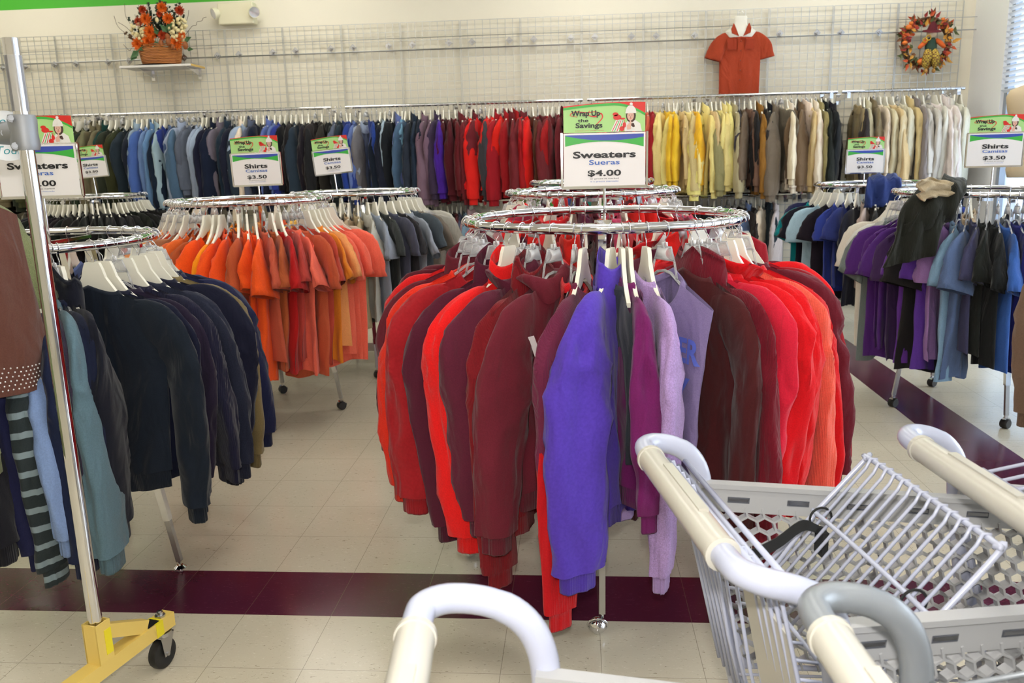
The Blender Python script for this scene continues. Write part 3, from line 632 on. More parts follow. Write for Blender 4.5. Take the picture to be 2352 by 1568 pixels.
for i, (d, cn, c) in enumerate([(24, 'navy', (30, 34, 66)), (36, 'dark navy', (26, 28, 50)), (48, 'navy', (32, 38, 78)), (58, 'periwinkle', (110, 128, 190)), (68, 'royal blue', (50, 76, 160)), (78, 'dark navy', (24, 26, 46)), (90, 'navy', (30, 34, 62)), (101, 'slate blue', (90, 104, 150)), (112, 'navy', (26, 32, 60)), (126, 'black', (24, 24, 32)), (142, 'navy', (28, 32, 60))]):
    Nv(d, cn, c, 'sweater', hk='cw'[i % 2], res=1)

# ------------------------------------------------------------------ clothes on the further racks
TS = [garment_parts] and [('t%d' % i, dict(seed=100+i*13, hw=.215, length=l, neck=nk, sleeve='short', fat=f, wave=1.25)) for i, (l, nk, f) in enumerate([(.74, 'crew', .9), (.79, 'crew', 1.), (.75, 'polo', .9), (.81, 'crew', .95), (.71, 'v', .95), (.77, 'crew', 1.05)])]
LS = [('l%d' % i, dict(seed=300+i*17, hw=.22, length=l, neck=nk, sleeve='long', slen=s, fat=f, wave=1.2)) for i, (l, nk, s, f) in enumerate([(.62, 'polo', .58, 1.), (.66, 'crew', .62, 1.1), (.60, 'polo', .55, 1.15), (.64, 'stand', .60, 1.), (.68, 'polo', .60, 1.05), (.58, 'hood', .56, 1.2)])]
rr = random.Random(5)
def seq(rk, a0, a1, cols, noun='t-shirt', hk='c', pool=TS, joined=False, jit=4, kindp=None):
    n = len(cols)
    for i, (cn, c) in enumerate(cols):
        a = a0+(a1-a0)*(i+.5)/n+rr.uniform(-.6, .6); key, kw = pool[rr.randrange(len(pool))]
        h = hk if hk != 'm' else rr.choice('cw'); c = tuple(max(0, min(255, v+rr.uniform(-5, 5))) for v in c)
        it = dict(yaw=math.radians(rr.uniform(-jit, jit)), hk=h, scale=rr.uniform(.94, 1.05))
        if joined: on_ring(rk, math.radians(a), cn, c, noun, joined=(key, kw), **it)
        else: on_ring(rk, math.radians(a), cn, c, noun, key=key, **it, **kw)
OR_ = ('vivid orange', (246, 84, 24)); TE = ('terracotta', (196, 92, 60)); SA = ('salmon', (246, 112, 90)); RU = ('rust', (182, 84, 46)); PE = ('peach', (240, 158, 96))
AM = ('amber', (232, 138, 40)); BR = ('brick red', (186, 72, 58)); RD = ('red', (182, 30, 28)); TN = ('tan brown', (172, 108, 72)); YO = ('yellow orange', (255, 150, 24)); OO = ('burnt orange', (222, 100, 42))
seq('orange', 168, 355, [OR_, OR_, OO, AM, OO, OR_, OR_, BR, PE, PE, PE, BR, ('red orange', (214, 70, 34)), TN, OO, OO, RU, OR_, YO, OR_, OR_, RU, OR_, OR_, TE, RU, RD, BR, SA, TE, BR, AM, PE, SA, SA], hk='m')
seq('orange', 0, 165, [SA, ('beige', (200, 184, 160)), AM, YO, ('pale yellow', (250, 212, 110)), OR_, PE, YO, ('pale yellow', (250, 212, 110)), OR_], hk='m')
GL = ('light grey', (182, 180, 170)); GB = ('bluish grey', (150, 160, 172)); BE = ('beige', (196, 180, 156)); DB = ('dark brown', (62, 48, 38)); TA = ('tan', (166, 146, 116)); OG = ('olive grey', (120, 112, 98)); SL = ('slate', (78, 86, 96)); CH = ('charcoal', (52, 52, 54))
seq('grey', -175, -10, [GL, GB, GL, GL, GB, TA, DB, DB, BE, BE, DB, DB, TA, TA, GL, GB, CH, SL, CH, GB, SL, OG], hk='w')
on_ring('grey', math.radians(-8), 'mid grey', (158, 154, 144), 't-shirt', yaw=math.radians(23), hk='w', scale=1.05, key=TS[1][0], label='mid grey t-shirt facing front on the grey shirt rack', **TS[1][1])
seq('grey', 2, 60, [GL, GL, GL, ('pale grey', (200, 198, 186)), ('pale grey', (200, 198, 186)), OG], hk='w')
seq('grey', 70, 170, [GL, GB, GL, SL, GL], hk='w', joined=True)
BK = ('black', (22, 22, 24))
seq('black', -146, -1, [BK]*24, noun='shirt', hk='w', pool=TS, joined=True, jit=4)
seq('black', 3, 60, [BK]*5, noun='shirt', hk='w', joined=True)
for a, l in ((-160, 'cream sweater facing front at the left of the black shirt rack'), (-168, 'cream sweater behind the foremost cream one on the black shirt rack'), (-152, 'white sweater between cream and black clothes on the black shirt rack')):
    on_ring('black', math.radians(a), 'cream', (232, 224, 208), 'sweater', yaw=math.radians(-149-a+(a+160)*.4), hk='c', scale=1.14, label=l, joined=LS[1])
W_ = lambda n, *c: (n, c)
seq('teal', -178, -20, [W_('teal', 0, 124, 134), W_('black', 24, 26, 30), W_('light blue', 160, 192, 204), W_('black', 24, 26, 30), W_('royal blue', 48, 66, 150), W_('navy blue', 42, 56, 116), W_('black', 26, 28, 34), W_('taupe', 172, 156, 136), W_('black', 30, 30, 40), W_('black', 26, 26, 30), W_('periwinkle', 130, 140, 176), W_('blue', 66, 106, 192), W_('pale blue', 138, 166, 178), W_('slate', 84, 114, 134), W_('dark slate', 42, 54, 64), W_('black', 26, 28, 34), W_('blue', 50, 74, 160), W_('dark slate', 42, 54, 64), W_('white', 214, 210, 200)], hk='w')
seq('teal', 0, 160, [W_('blue', 60, 90, 160), W_('black', 24, 24, 30), W_('grey', 130, 130, 134), W_('black', 24, 24, 30), W_('navy', 30, 40, 80)], hk='w', joined=True)
PU = W_('purple', 82, 38, 112); VI = W_('violet', 96, 56, 150)
BLU_ = [W_('white', 210, 206, 200), W_('grey', 110, 116, 116), PU, PU, PU, W_('dark purple', 62, 36, 84), VI, W_('black', 34, 28, 34), VI, W_('mauve', 150, 120, 168), W_('light blue', 124, 158, 190), W_('slate blue', 84, 104, 142), W_('slate', 68, 70, 94), W_('black', 28, 28, 34), W_('black', 26, 28, 30), W_('blue', 58, 98, 166), W_('navy', 30, 36, 104), W_('navy', 30, 34, 96), W_('grey', 108, 104, 110), W_('black', 26, 30, 38), W_('black', 28, 32, 42), W_('blue', 52, 88, 156), W_('light blue', 116, 146, 196), W_('blue', 62, 98, 158)]
seq('blue', -186, -56, BLU_, hk='c')
seq('blue', -54, 2, [W_('blue', 62, 98, 158), W_('navy', 30, 36, 104), W_('grey', 108, 104, 110), W_('black', 26, 30, 38), W_('blue', 52, 88, 156), W_('navy', 30, 36, 104)], hk='c', joined=True)
seq('blue', 8, 170, [W_('blue', 60, 90, 160), W_('black', 24, 24, 30), W_('tan', 180, 160, 130), W_('black', 24, 24, 30), W_('navy', 30, 40, 80), W_('cream', 220, 214, 200)], hk='w', joined=True)
RR_ = [W_('red', 200, 26, 34), W_('maroon', 104, 24, 40), W_('bright red', 224, 34, 30), W_('dark red', 140, 22, 34), W_('rose', 180, 50, 80), W_('scarlet', 214, 40, 30), W_('plum', 92, 34, 60), W_('red', 196, 30, 38)]
seq('red2', -180, -2, [RR_[i*3 % 8] for i in range(22)], noun='sweater', hk='m', pool=LS, joined=True)
seq('red2', 2, 178, [RR_[i*5 % 8] for i in range(12)], noun='sweater', hk='m', pool=LS, joined=True)
seq('red3', -180, 178, [W_('olive', 80, 88, 50), W_('green', 60, 130, 40)]+[RR_[i*3 % 8] for i in range(8)]+[W_('green', 60, 130, 40), W_('teal', 20, 130, 120), W_('blue', 60, 90, 160), W_('red', 200, 30, 40), W_('teal', 20, 130, 120)], noun='sweater', hk='m', pool=LS, joined=True)
on_ring('cream', math.radians(194), 'cream', (226, 212, 186), 'sweater', yaw=.1, hk='w', key='c1', seed=9, neck='crew', length=.62, slen=.66, fat=1.2, label='cream knit sweater at the right edge beside the carts')
on_ring('cream', math.radians(184), 'taupe', (120, 100, 84), 'sweater', hk='w', key='c2', seed=19, neck='crew', length=.66, slen=.6, label='taupe sweater behind the cream one at the right edge')
on_ring('cream', math.radians(209), 'ivory', (230, 224, 204), 'sweater', hk='w', key='c1', label='ivory sweater in front of the cream one at the right edge')
# sweater thrown over the purple rack, jeans bundle on the teal rack
def drape(name, label, cat, rgb, path, width, axis, kind='plain', thick=.02, group=None, extra=None, seed=1):
    """cloth slab following a side profile (list of points), spread along axis"""
    C = spline(path, 26); ax = np.array(axis, float); ax /= np.linalg.norm(ax); r = random.Random(seed); ph = [r.uniform(0, 6) for _ in range(8)]
    mb = MB(); rings = []
    for i, c in enumerate(C):
        t = C[min(26, i+1)]-C[max(0, i-1)]; t /= np.linalg.norm(t); n = np.cross(ax, t); ring = []
        for k in range(30):
            th = 2*PI*k/30; a = math.cos(th); b = math.sin(th); wv = .018*math.sin(a*7+ph[0]+i*.2)+.01*math.sin(a*13+ph[1]-i*.3)
            W = width(i/26) if callable(width) else width
            ring.append(c+ax*W*a*(1+.06*math.sin(i*.5+ph[2]))+n*(thick*np.sign(b)*abs(b)**.6+wv))
        rings.append(ring)
    mb.loft(rings); o = mb.obj(name, fabric(rgb, kind), None, True); tag(o, label, cat, group); return o
bx, by, bz, bR = RACKS['blue']
pF = atY(2125, 440, by-bR*.85)
def Bp(px, py, Y): return atY(px, py, Y)
sw = drape('ribbed_sweater', 'black ribbed sweater with tan lining thrown over the purple shirt rack', 'sweater', (36, 38, 32), [Bp(2085, 600, 1.92), Bp(2105, 540, 1.93), Bp(2125, 480, 1.95), Bp(2148, 432, 2.02), Bp(2160, 424, 2.2), Bp(2168, 450, 2.4)], lambda u: .13, (.97, .05, .22), 'rib', .03, seed=3)
sw2 = drape('body_fold', None, None, (36, 38, 32), [Bp(2120, 515, 1.97), Bp(2140, 495, 1.93), Bp(2163, 465, 1.93), Bp(2176, 440, 2.0), Bp(2180, 432, 2.16)], lambda u: .15*(1-.4*u), (.9, .1, .30), 'rib', .045, seed=8); sw2.parent = sw
sw3 = drape('lining', 'tan ribbed lining', None, (190, 172, 140), [Bp(2112, 438, 1.9), Bp(2135, 432, 1.92), Bp(2160, 436, 1.93), Bp(2185, 440, 1.94)], lambda u: .055, (.2, 0, -1), 'rib', .012, seed=4); sw3.parent = sw
tx, ty, tz, tR = RACKS['teal']
drape('blue_jeans', 'dark blue jeans folded over the teal shirt rack under its price sign', 'jeans', (40, 56, 110), [(tx-.12, ty-tR-.03, tz-.16), (tx-.1, ty-tR-.01, tz+.02), (tx-.05, ty-tR+.12, tz+.055), (tx, ty-tR+.3, tz+.03)], .13, (1, .1, 0), thick=.022)
# ------------------------------------------------------------------ wall rails
YR, ZR = 5.935, 2.063
def wall_rail(xa, xb, z, label, arms_n=2):
    t = thing('hang_rail', label, 'clothes rail', ((xa+xb)/2, YR, z), 0, 'clothes rails on the grid wall'); L = xb-xa
    mb = MB(); mb.tube([(-L/2, 0, 0), (L/2, 0, 0)], .0155, 12); mb.obj('bar', CHROME, t, 'auto')
    for k in range(arms_n):
        x = -L/2+.06+(L-.12)*k/(arms_n-1); mb = MB(); mb.beam((x, .0, -.03), (x, YF-YR-.03, -.05), .014, .045); mb.box((x, -.012, -.035), (.03, .03, .05)); mb.box((x, YF-YR-.035, -.05), (.045, .01, .1)); mb.obj('bracket_arm', CHROME, t)
segs = [(-330, -170), (-168, 60), (62, 230), (235, 478), (481, 762), (794, 1051), (1054, 1338), (1349, 1620), (1623, 1923), (1933, 2215)]
secn = ['left of the rolling rack pole', 'behind the rolling rack pole', 'over the olive shirts', 'below the flower basket shelf', 'below the emergency light', 'over the blue and grey shirts', 'over the bright red shirts', 'over the yellow shirts', 'over the brown shirts', 'over the white shirts by the window']
for (a, b), s_ in zip(segs, secn):
    ya = np.interp(a, [0, 2215], [284, 211.6]); xa = atY(a, ya, YR)[0]; xb = atY(b, np.interp(b, [0, 2215], [284, 211.6]), YR)[0]
    if xa < XL+.05: xa = XL+.05
    if xb-xa < .3: continue
    wall_rail(xa, xb, ZR, 'upper chrome wall rail '+s_)
xs = np.linspace(-5.6, 5.2, 8)
for i in range(7): wall_rail(xs[i]+.01, xs[i+1]-.01, 1.12, 'lower chrome wall rail, %s from the left' % ordn(i))
wall_items = []
rw = random.Random(11)
SHORT = [('w%d' % i, dict(kw, fat=kw['fat']*1.1)) for i, (k, kw) in enumerate(TS[:3])]
LONG = [('x%d' % i, dict(seed=500+i*19, hw=.198, length=l, neck=nk, sleeve='long', slen=s, fat=f, wave=1.5)) for i, (l, nk, s, f) in enumerate([(.70, 'polo', .62, 1.), (.74, 'polo', .68, 1.1), (.68, 'polo', .60, 1.15), (.72, 'stand', .66, 1.), (.76, 'polo', .66, 1.05), (.66, 'crew', .64, 1.2), (.72, 'polo', .58, .95), (.70, 'stand', .70, 1.1)])]
def zone(px0, px1, cols, z=ZR, rail='upper wall rail', pool=None, noun='long-sleeved shirt', scale=1.):
    n = len(cols)
    for i, c_ in enumerate(cols):
        px = px0+(px1-px0)*(i+.5)/n; x = atY(px, np.interp(px, [0, 2215], [284, 211.6]), YR)[0]
        cn, c = c_[0], c_[1:4]; key, kw = (pool or LONG)[rw.randrange(len(pool or LONG))]
        wall_items.append(dict(x=x, z=z, cn=cn, c=tuple(max(0, min(255, v+rw.uniform(-5, 5))) for v in c), key=key, kw=kw, rail=rail, noun=noun, sc=scale*rw.uniform(.93, 1.05), yaw=math.radians(rw.choice([-26, -12, -5, 0, 4, 10, 22])*rw.uniform(.6, 1.1)), hk=rw.choice('wwc')))
OL = ('olive', 70, 74, 50); KH = ('khaki', 116, 110, 82); DG = ('dark green', 40, 52, 40); TG = ('teal green', 24, 62, 58); DO = ('dark olive', 50, 52, 28); DS = ('dark slate', 36, 50, 62)
CB = ('chambray blue', 76, 98, 164); LB = ('sky blue', 104, 132, 182); PB = ('pale blue', 156, 172, 190); NV = ('dark navy', 20, 26, 44); RB = ('royal blue', 38, 56, 134); SB = ('slate blue', 74, 98, 128); GY = ('slate grey', 90, 98, 116); GR = ('grey', 112, 108, 118); CR = ('cream', 236, 220, 196); PW = ('periwinkle', 96, 114, 170); BL = ('black', 24, 24, 28); DBR = ('dark brown', 48, 38, 36)
zone(-160, 176, [OL, DG, KH, OL, DG, BL, KH, OL, DG, OL, KH, DG, BL, OL, KH, DG, OL, DG, KH, OL, BL, DG, OL, KH, DG])
zone(178, 236, [OL, KH, DG, KH, KH]); zone(237, 262, [TG, DG]); zone(262, 300, [DO, DO, DS]); zone(300, 322, [DS, PB]); zone(322, 358, [CB, LB, LB]); zone(358, 374, [PB, NV]); zone(374, 400, [RB, SB]); zone(400, 424, [SB, PB]); zone(424, 452, [GY, GY]); zone(452, 482, [PB, PB, NV])
zone(482, 502, [NV]); zone(502, 530, [GR, DS]); zone(530, 570, [NV, DS, CR, PB]); zone(570, 612, [GY, NV, NV]); zone(612, 652, [PW, PW, RB]); zone(652, 700, [BL, BL, DS, BL]); zone(700, 764, [BL, DBR, DBR, BL])
zone(766, 800, [GY, DS, RB]); zone(800, 834, [RB, PW, GR]); zone(834, 860, [PB, RB]); zone(860, 890, [NV, NV, PB]); zone(890, 920, [NV, BL, PW]); zone(920, 946, [('light sky blue', 130, 176, 204), SB, DS]); zone(946, 968, [DS, NV]); zone(968, 1012, [('mauve grey', 116, 98, 112), ('mauve grey', 116, 98, 112), ('dark plum', 60, 46, 74)]); zone(1000, 1050, [('violet', 68, 34, 146), ('dark maroon', 84, 18, 28), ('dark maroon', 84, 18, 28), ('dark maroon', 90, 18, 28)])
MR = ('maroon', 108, 32, 38); BRD = ('bright red', 222, 28, 26); RDD = ('deep red', 160, 24, 30)
zone(1054, 1078, [MR, MR]); zone(1078, 1130, [BRD, MR, BRD, ('charcoal', 58, 56, 60), BRD]); zone(1130, 1180, [BRD, RDD, BRD, RDD, MR]); zone(1180, 1216, [RDD, BRD, MR, BRD]); zone(1216, 1290, [('reddish brown', 92, 46, 38), MR, MR, RDD, MR, MR]); zone(1290, 1338, [MR, MR, RDD, MR])
zone(1349, 1480, [MR, ('coral', 220, 110, 84), ('coral', 220, 110, 84), MR, RDD, MR, ('coral', 220, 110, 84), MR]); zone(1480, 1506, [('coral', 216, 106, 76), RDD]); PY = ('pale yellow', 240, 222, 140); GD = ('gold', 238, 188, 44); TAN = ('tan', 210, 186, 132)
zone(1506, 1552, [PY, PY, GD, GD]); zone(1552, 1604, [PY, TAN, PY, TAN, GD]); zone(1604, 1638, [PY, PY, TAN]); zone(1638, 1692, [('khaki', 150, 136, 98), PY, PY, PY, ('khaki', 176, 158, 120)]); BRN = ('brown', 112, 88, 72); GBR = ('grey brown', 112, 102, 92)
zone(1692, 1740, [('charcoal', 58, 58, 60), BRN, BRN, BL]); zone(1740, 1800, [('golden brown', 148, 100, 44), DBR, BL, GBR, GBR]); zone(1800, 1836, [CR, CR, BRN]); zone(1836, 1890, [BRN, CR, TAN, CR, ('khaki', 150, 136, 98)]); zone(1890, 1918, [BL, BL, BL])
zone(1968, 2012, [('tan', 150, 126, 94), DBR, ('beige', 208, 196, 170), ('khaki', 130, 116, 86)]); zone(2012, 2096, [('beige', 214, 204, 180), ('beige', 206, 192, 160), TAN, ('beige', 206, 192, 160), ('beige', 214, 204, 180), TAN]); zone(2096, 2140, [('grey', 134, 130, 126), ('light grey', 200, 196, 190), ('light grey', 196, 192, 186)]); zone(2140, 2212, [('off-white', 226, 220, 208)]*6)
mixd = [('grey blue', 130, 150, 170), ('pink', 196, 160, 170), ('green', 60, 84, 60), DBR, TAN, DS, BL, ('maroon', 90, 40, 44), GY]
zone(-160, 60, [mixd[(i*4) % 9] for i in range(9)], 1.12, 'lower wall rail', None, 'shirt', .92); zone(955, 1080, [mixd[i % 9] for i in range(11)], 1.12, 'lower wall rail', None, 'shirt', .92); zone(1560, 1800, [BL, DBR, BL, DBR, DS, DBR, BL, ('grey blue', 130, 150, 170), BL, DBR, ('grey blue', 100, 120, 150), DBR, CR, DS, ('pale grey', 190, 188, 186)], 1.12, 'lower wall rail', None, 'shirt', .92); zone(360, 480, [BL, NV, BL, DS, BL, NV], 1.12, 'lower wall rail', None, 'shirt', .92)
wall_items.sort(key=lambda i: i['x']); byc = {}
for it in wall_items: byc.setdefault((it['cn'], it['rail'], it['noun']), []).append(it)
for (cn, rail, noun), g in byc.items():
    for n, it in enumerate(g):
        N_ = len(g)
        if N_ == 1: it['lab'] = 'only %s %s on the %s' % (cn, noun, rail)
        elif n < 20: it['lab'] = '%s %s %s from left on the %s' % (ordn(n), cn, noun, rail)
        else: it['lab'] = '%s %s %s from right on the %s' % (ordn(N_-1-n), cn, noun, rail)
for it in wall_items:
    loc = (it['x'], YR, it['z']+.0155); rz = -PI/2+it['yaw']
    o = link(it['noun'].replace('-', '_').replace(' ', '_'), joined_mesh(it['key'], **it['kw']), None, loc); o.rotation_euler = (0, 0, rz); o.scale = (it['sc'],)*3; setmat(o, fabric(it['c'])); tag(o, it['lab'], 'shirt', 'shirts on the '+it['rail'])
    t = link('wire_hook_hanger', None, None, loc); t.rotation_euler = (0, 0, rz); tag(t, 'hanger of '+it['lab'], 'hanger', 'hangers on the '+it['rail'])
    link('hook', HKF, t); link('hanger_body', HW if it['hk'] == 'w' else HC, t)
# ------------------------------------------------------------------ price signs
INK = mat('sign_ink', (28, 28, 30), .5); BLU = mat('sign_blue_text', (70, 110, 190), .5); PAP = mat('sign_paper', (240, 236, 234), .45)
GRN = mat('sign_green', (62, 178, 66), .45); BLE = mat('sign_blue', (58, 78, 176), .45); REDP = mat('sign_red', (220, 44, 34), .45); LGR = mat('sign_pale_green', (176, 222, 140), .5)
SKIN = mat('printed_skin', (226, 180, 160), .6); HAIR = mat('printed_hair', (74, 50, 44), .6); WHT = mat('printed_white', (236, 232, 226), .6); SMATS = [PAP, INK, BLU, GRN, BLE, REDP, LGR, SKIN, HAIR, WHT]
def poly(mb, pts, mi, layer):
    mb.mi = mi; mb.add([(x, -.0012-.0004*layer, z) for x, z in pts], [tuple(range(len(pts)))]); mb.mi = 0
def ell(cx, cz, a, b, n=16): return [(cx+a*math.cos(2*PI*i/n), cz+b*math.sin(2*PI*i/n)) for i in range(n)]
def put(mb, txt, x, z, wid, cap, mi, layer=4, bold=.03, sh=0.):
    v, f = text_geo(txt, 1., 1., bold, 'LEFT', sh); xs_ = [p[0] for p in v]; W = max(xs_)-min(xs_); x0 = min(xs_)
    mb.mi = mi; mb.add([(x-wid/2+(p[0]-x0)/W*wid, -.0012-.0004*layer, z+p[1]*cap/.72) for p in v], f); mb.mi = 0
def band(mb, top, bot, mi, layer): poly(mb, top+bot[::-1], mi, layer)
def sheet_mesh(l1, l2, l3, w1, w2, w3, c1):
    mb = MB(); W, H = .28, .178; mb.box((0, 0, H/2), (W, .002, H)); xs_ = np.linspace(-.134, .134, 15)
    z0 = H-.006; bl = [(x, z0-.003-.017*(1-(((x-.02)/.15)**2))) for x in xs_]; gr = [(x, z0-.023-.017*((x+.01)/.134)**2) for x in xs_]
    band(mb, [(x, z0) for x in xs_], bl, 4, 1); band(mb, bl, gr, 3, 1)
    put(mb, l1, 0, .095, w1, c1, 1); put(mb, l2, 0, .072, w2, .0165, 2, bold=.015); put(mb, l3, 0, .034, w3, .020, 1, bold=.025)
    put(mb, 'or priced as marked', 0, .0225, .098, .0048, 1, bold=0); put(mb, 'o a precio marcado', 0, .013, .096, .0048, 2, bold=0)
    return mb.mesh('price_sheet', SMATS)
def topper_mesh():
    mb = MB(); W = .278; xs_ = np.linspace(-W/2, W/2, 17); top = [(x, .088+.010*math.sin((x+.139)*8)) for x in xs_]
    mb.mi = 6; mb.prism([(-W/2, 0)]+top+[(W/2, 0)], -.0008, .0008); mb.mi = 0
    rb_ = [(x, .083-.00+.012*math.sin((x+.139)*9)-(.0 if x < .03 else 2.6*(x-.03)**2)) for x in xs_]; gb = [(x, z-.008) for x, z in rb_]
    band(mb, top, rb_, 5, 1); band(mb, rb_, gb, 3, 1)
    put(mb, 'Wrap Up', -.063, .055, .098, .018, 1, 5, .035); put(mb, 'the', -.072, .035, .036, .011, 1, 5, .02); put(mb, 'Savings', -.052, .016, .092, .016, 1, 5, .03)
    put(mb, 'Limited time special values', -.05, .005, .096, .003, 5, 3, 0)
    def rib(pts, w_):
        C = spline(pts, 24); mb.mi = 5; a = []; b_ = []
        for i, c in enumerate(C):
            t = C[min(24, i+1)]-C[max(0, i-1)]; t = t/np.linalg.norm(t); ww = w_*(.4+.6*math.sin(PI*i/24)); a.append((c[0]-t[1]*ww, c[1]+t[0]*ww)); b_.append((c[0]+t[1]*ww, c[1]-t[0]*ww))
        for i in range(24): poly(mb, [a[i], a[i+1], b_[i+1], b_[i]], 5, 4)
    rib([(-.092, .052), (-.116, .058), (-.1, .069), (-.06, .066), (-.03, .068), (-.012, .062)], .0016); rib([(-.05, .072), (-.055, .058), (-.03, .052), (-.012, .062), (-.006, .05), (-.016, .036), (-.032, .022)], .0022)
    # printed figure: person in a pale hat and coat holding a wrapped present
    poly(mb, [(.070, 0), (.066, .02), (.078, .034), (.092, .040), (.108, .036), (.122, .026), (.128, 0)], 9, 2)
    poly(mb, ell(.0905, .052, .0165, .022), 8, 3); poly(mb, ell(.089, .052, .0115, .0165), 7, 4); poly(mb, [(.083, .03), (.097, .03), (.096, .04), (.084, .04)], 7, 3)
    poly(mb, [(.071, .060), (.109, .060), (.106, .074), (.098, .084), (.09, .087), (.08, .084), (.074, .074)], 9, 5); poly(mb, ell(.091, .090, .0055, .0055, 10), 9, 5)
    for ex in (.0845, .0935): poly(mb, ell(ex, .054, .0018, .0009, 8), 1, 6)
    poly(mb, ell(.089, .0435, .0032, .0011, 8), 5, 6); poly(mb, [(.0885, .046), (.0905, .046), (.0900, .052)], 8, 6)
    poly(mb, [(.078, .006), (.090, .008), (.092, .028), (.0885, .042), (.0865, .042), (.086, .028), (.076, .02)], 7, 7)
    poly(mb, [(.082, .026), (.1, .028), (.104, .016), (.098, .014)], 8, 3)
    poly(mb, [(.022, .002), (.048, -.0), (.070, .014), (.064, .038), (.040, .040)], 9, 2)
    for i in range(5): poly(mb, [(.026+i*.008, .002), (.0285+i*.008, .002), (.046+i*.006, .037), (.0435+i*.006, .037)], 5 if i % 2 == 0 else 3, 3)
    poly(mb, ell(.044, .048, .014, .009), 5, 4); poly(mb, ell(.038, .058, .010, .006), 5, 4); poly(mb, ell(.060, .010, .009, .008), 5, 4); poly(mb, ell(.068, .022, .006, .009), 5, 4); poly(mb, ell(.062, .043, .009, .003), 5, 4)
    return mb.mesh('topper_card', SMATS)
SHEET = dict(sweaters=sheet_mesh('Sweaters', 'Sueras', '$4.00', .215, .105, .115, .0225), shirts=sheet_mesh('Shirts', 'Camisas', '$3.50', .135, .128, .115, .024)); TOPM = topper_mesh()
def sign(kind, rk, px, py, label, yaw=0., roll=0., w=1., whiteframe=False):
    cx, cy, z, R = RACKS[rk]; P = atY(px, py, cy); t = thing('price_sign', label, 'sign', (P[0], cy, z-.02), math.radians(yaw), 'price signs standing on the racks'); t.rotation_euler = (0, math.radians(roll), math.radians(yaw))
    h = P[2]-(z-.02)
    mb = MB(); mb.tube([(0, .004, 0), (0, .004, h)], .0045, 10); mb.lathe([(.001, 0), (.018, 0), (.018, .006), (.001, .01)], (0, .004, .0), 14); mb.obj('post', CHROME, t, 'auto')
    mb = MB(); W, H = .292*w, .184*w; b_ = .007
    mb.box((0, .002, h), (W, .010, .012))
    mb.box((-W/2, .002, h+H/2), (b_, .010, H)); mb.box((W/2, .002, h+H/2), (b_, .010, H))
    if not whiteframe: mb.box((0, .002, h+H), (W, .010, b_))
    mb.obj('frame', CHROME, t)
    s_ = link('price_sheet', SHEET[kind], t, (0, -.003, h+.004)); s_.scale = (w, 1, w)
    tp = link('topper_card', TOPM, t, (0, 0, h+.184*w)); tp.scale = (w, 1, w)
sign('sweaters', 'main', 1388, 429, 'large Sweaters price sign on the front red sweater rack', 2, 0, 1., True)
sign('sweaters', 'navy', 98, 452, 'Sweaters price sign on the navy rack, half hidden by the pole', 6, 0, .98)
sign('shirts', 'orange', 594, 425, 'Shirts price sign on the orange shirt rack', 4, -1, 1.)
sign('shirts', 'grey', 772, 398, 'tilted Shirts price sign on the grey shirt rack', 8, -5, .95)
sign('shirts', 'black', 217, 406, 'Shirts price sign on the black shirt rack by the wall', 8, -4, 1.)
sign('shirts', 'teal', 1985, 397, 'Shirts price sign on the teal shirt rack above the jeans', -4, 0, 1.0)
sign('shirts', 'blue', 2281, 382, 'Shirts price sign at the right edge in front of the window', -8, 0, 1.)
# ------------------------------------------------------------------ rolling rack at the left
YEL = mat('yellow_enamel', (226, 196, 104), .4); YT = mat('yellow_tape', (232, 214, 30), .4); BT = mat('black_tape', (18, 18, 18), .5)
Fp = atZ(386, 1402, .165); Pb = atZ(232, 1515, .165); dv = Fp-Pb; dv[2] = 0; L_ = np.linalg.norm(dv); ang = math.atan2(dv[1], dv[0])
px_, py_ = Pb[0], Pb[1]
t = thing('rolling_rack', 'tall rolling clothes rack with chrome pole and yellow base at the left', 'clothes rack', (px_, py_, 0), ang)
mb = MB(); mb.box((-.21, 0, .143), (L_*2+.42, .045, .045)); mb.obj('base_beam', YEL, t)
mb = MB()
for a, b_, c, d in ((-.023, 0, .004, .046), (.023, 0, .004, .046), (0, -.023, .05, .004), (0, .023, .05, .004)): mb.box((a, b_, .225), (c, d, .12))
mb.obj('post_socket', YEL, t)
mb = MB(); mb.beam((.02, 0, .245), (L_*.62, 0, .172), .03, .04); mb.obj('brace', YEL, t)
mb = MB(); mb.tube([(0, 0, .16), (0, 0, 1.825)], .0185, 20); mb.obj('pole', CHROME, t, 'auto')
mb = MB(); mb.box((.012, -.0255, .222), (.024, .001, .075)); o = mb.obj('yellow_tape', YT, t); o['label'] = 'bright yellow tape on the post socket'
mb = MB(); mb.box((L_*.76, -.0232, .143), (.03, .001, .046)); mb.box((L_*.76, -.0002, .1661), (.03, .047, .001)); o = mb.obj('yellow_tape', YT, t); o['label'] = 'bright yellow tape on the base beam'
mb = MB(); mb.box((L_*.70, 0, .1672), (.045, .036, .001)); o = mb.obj('black_tape', BT, t); o['label'] = 'black tape patch'
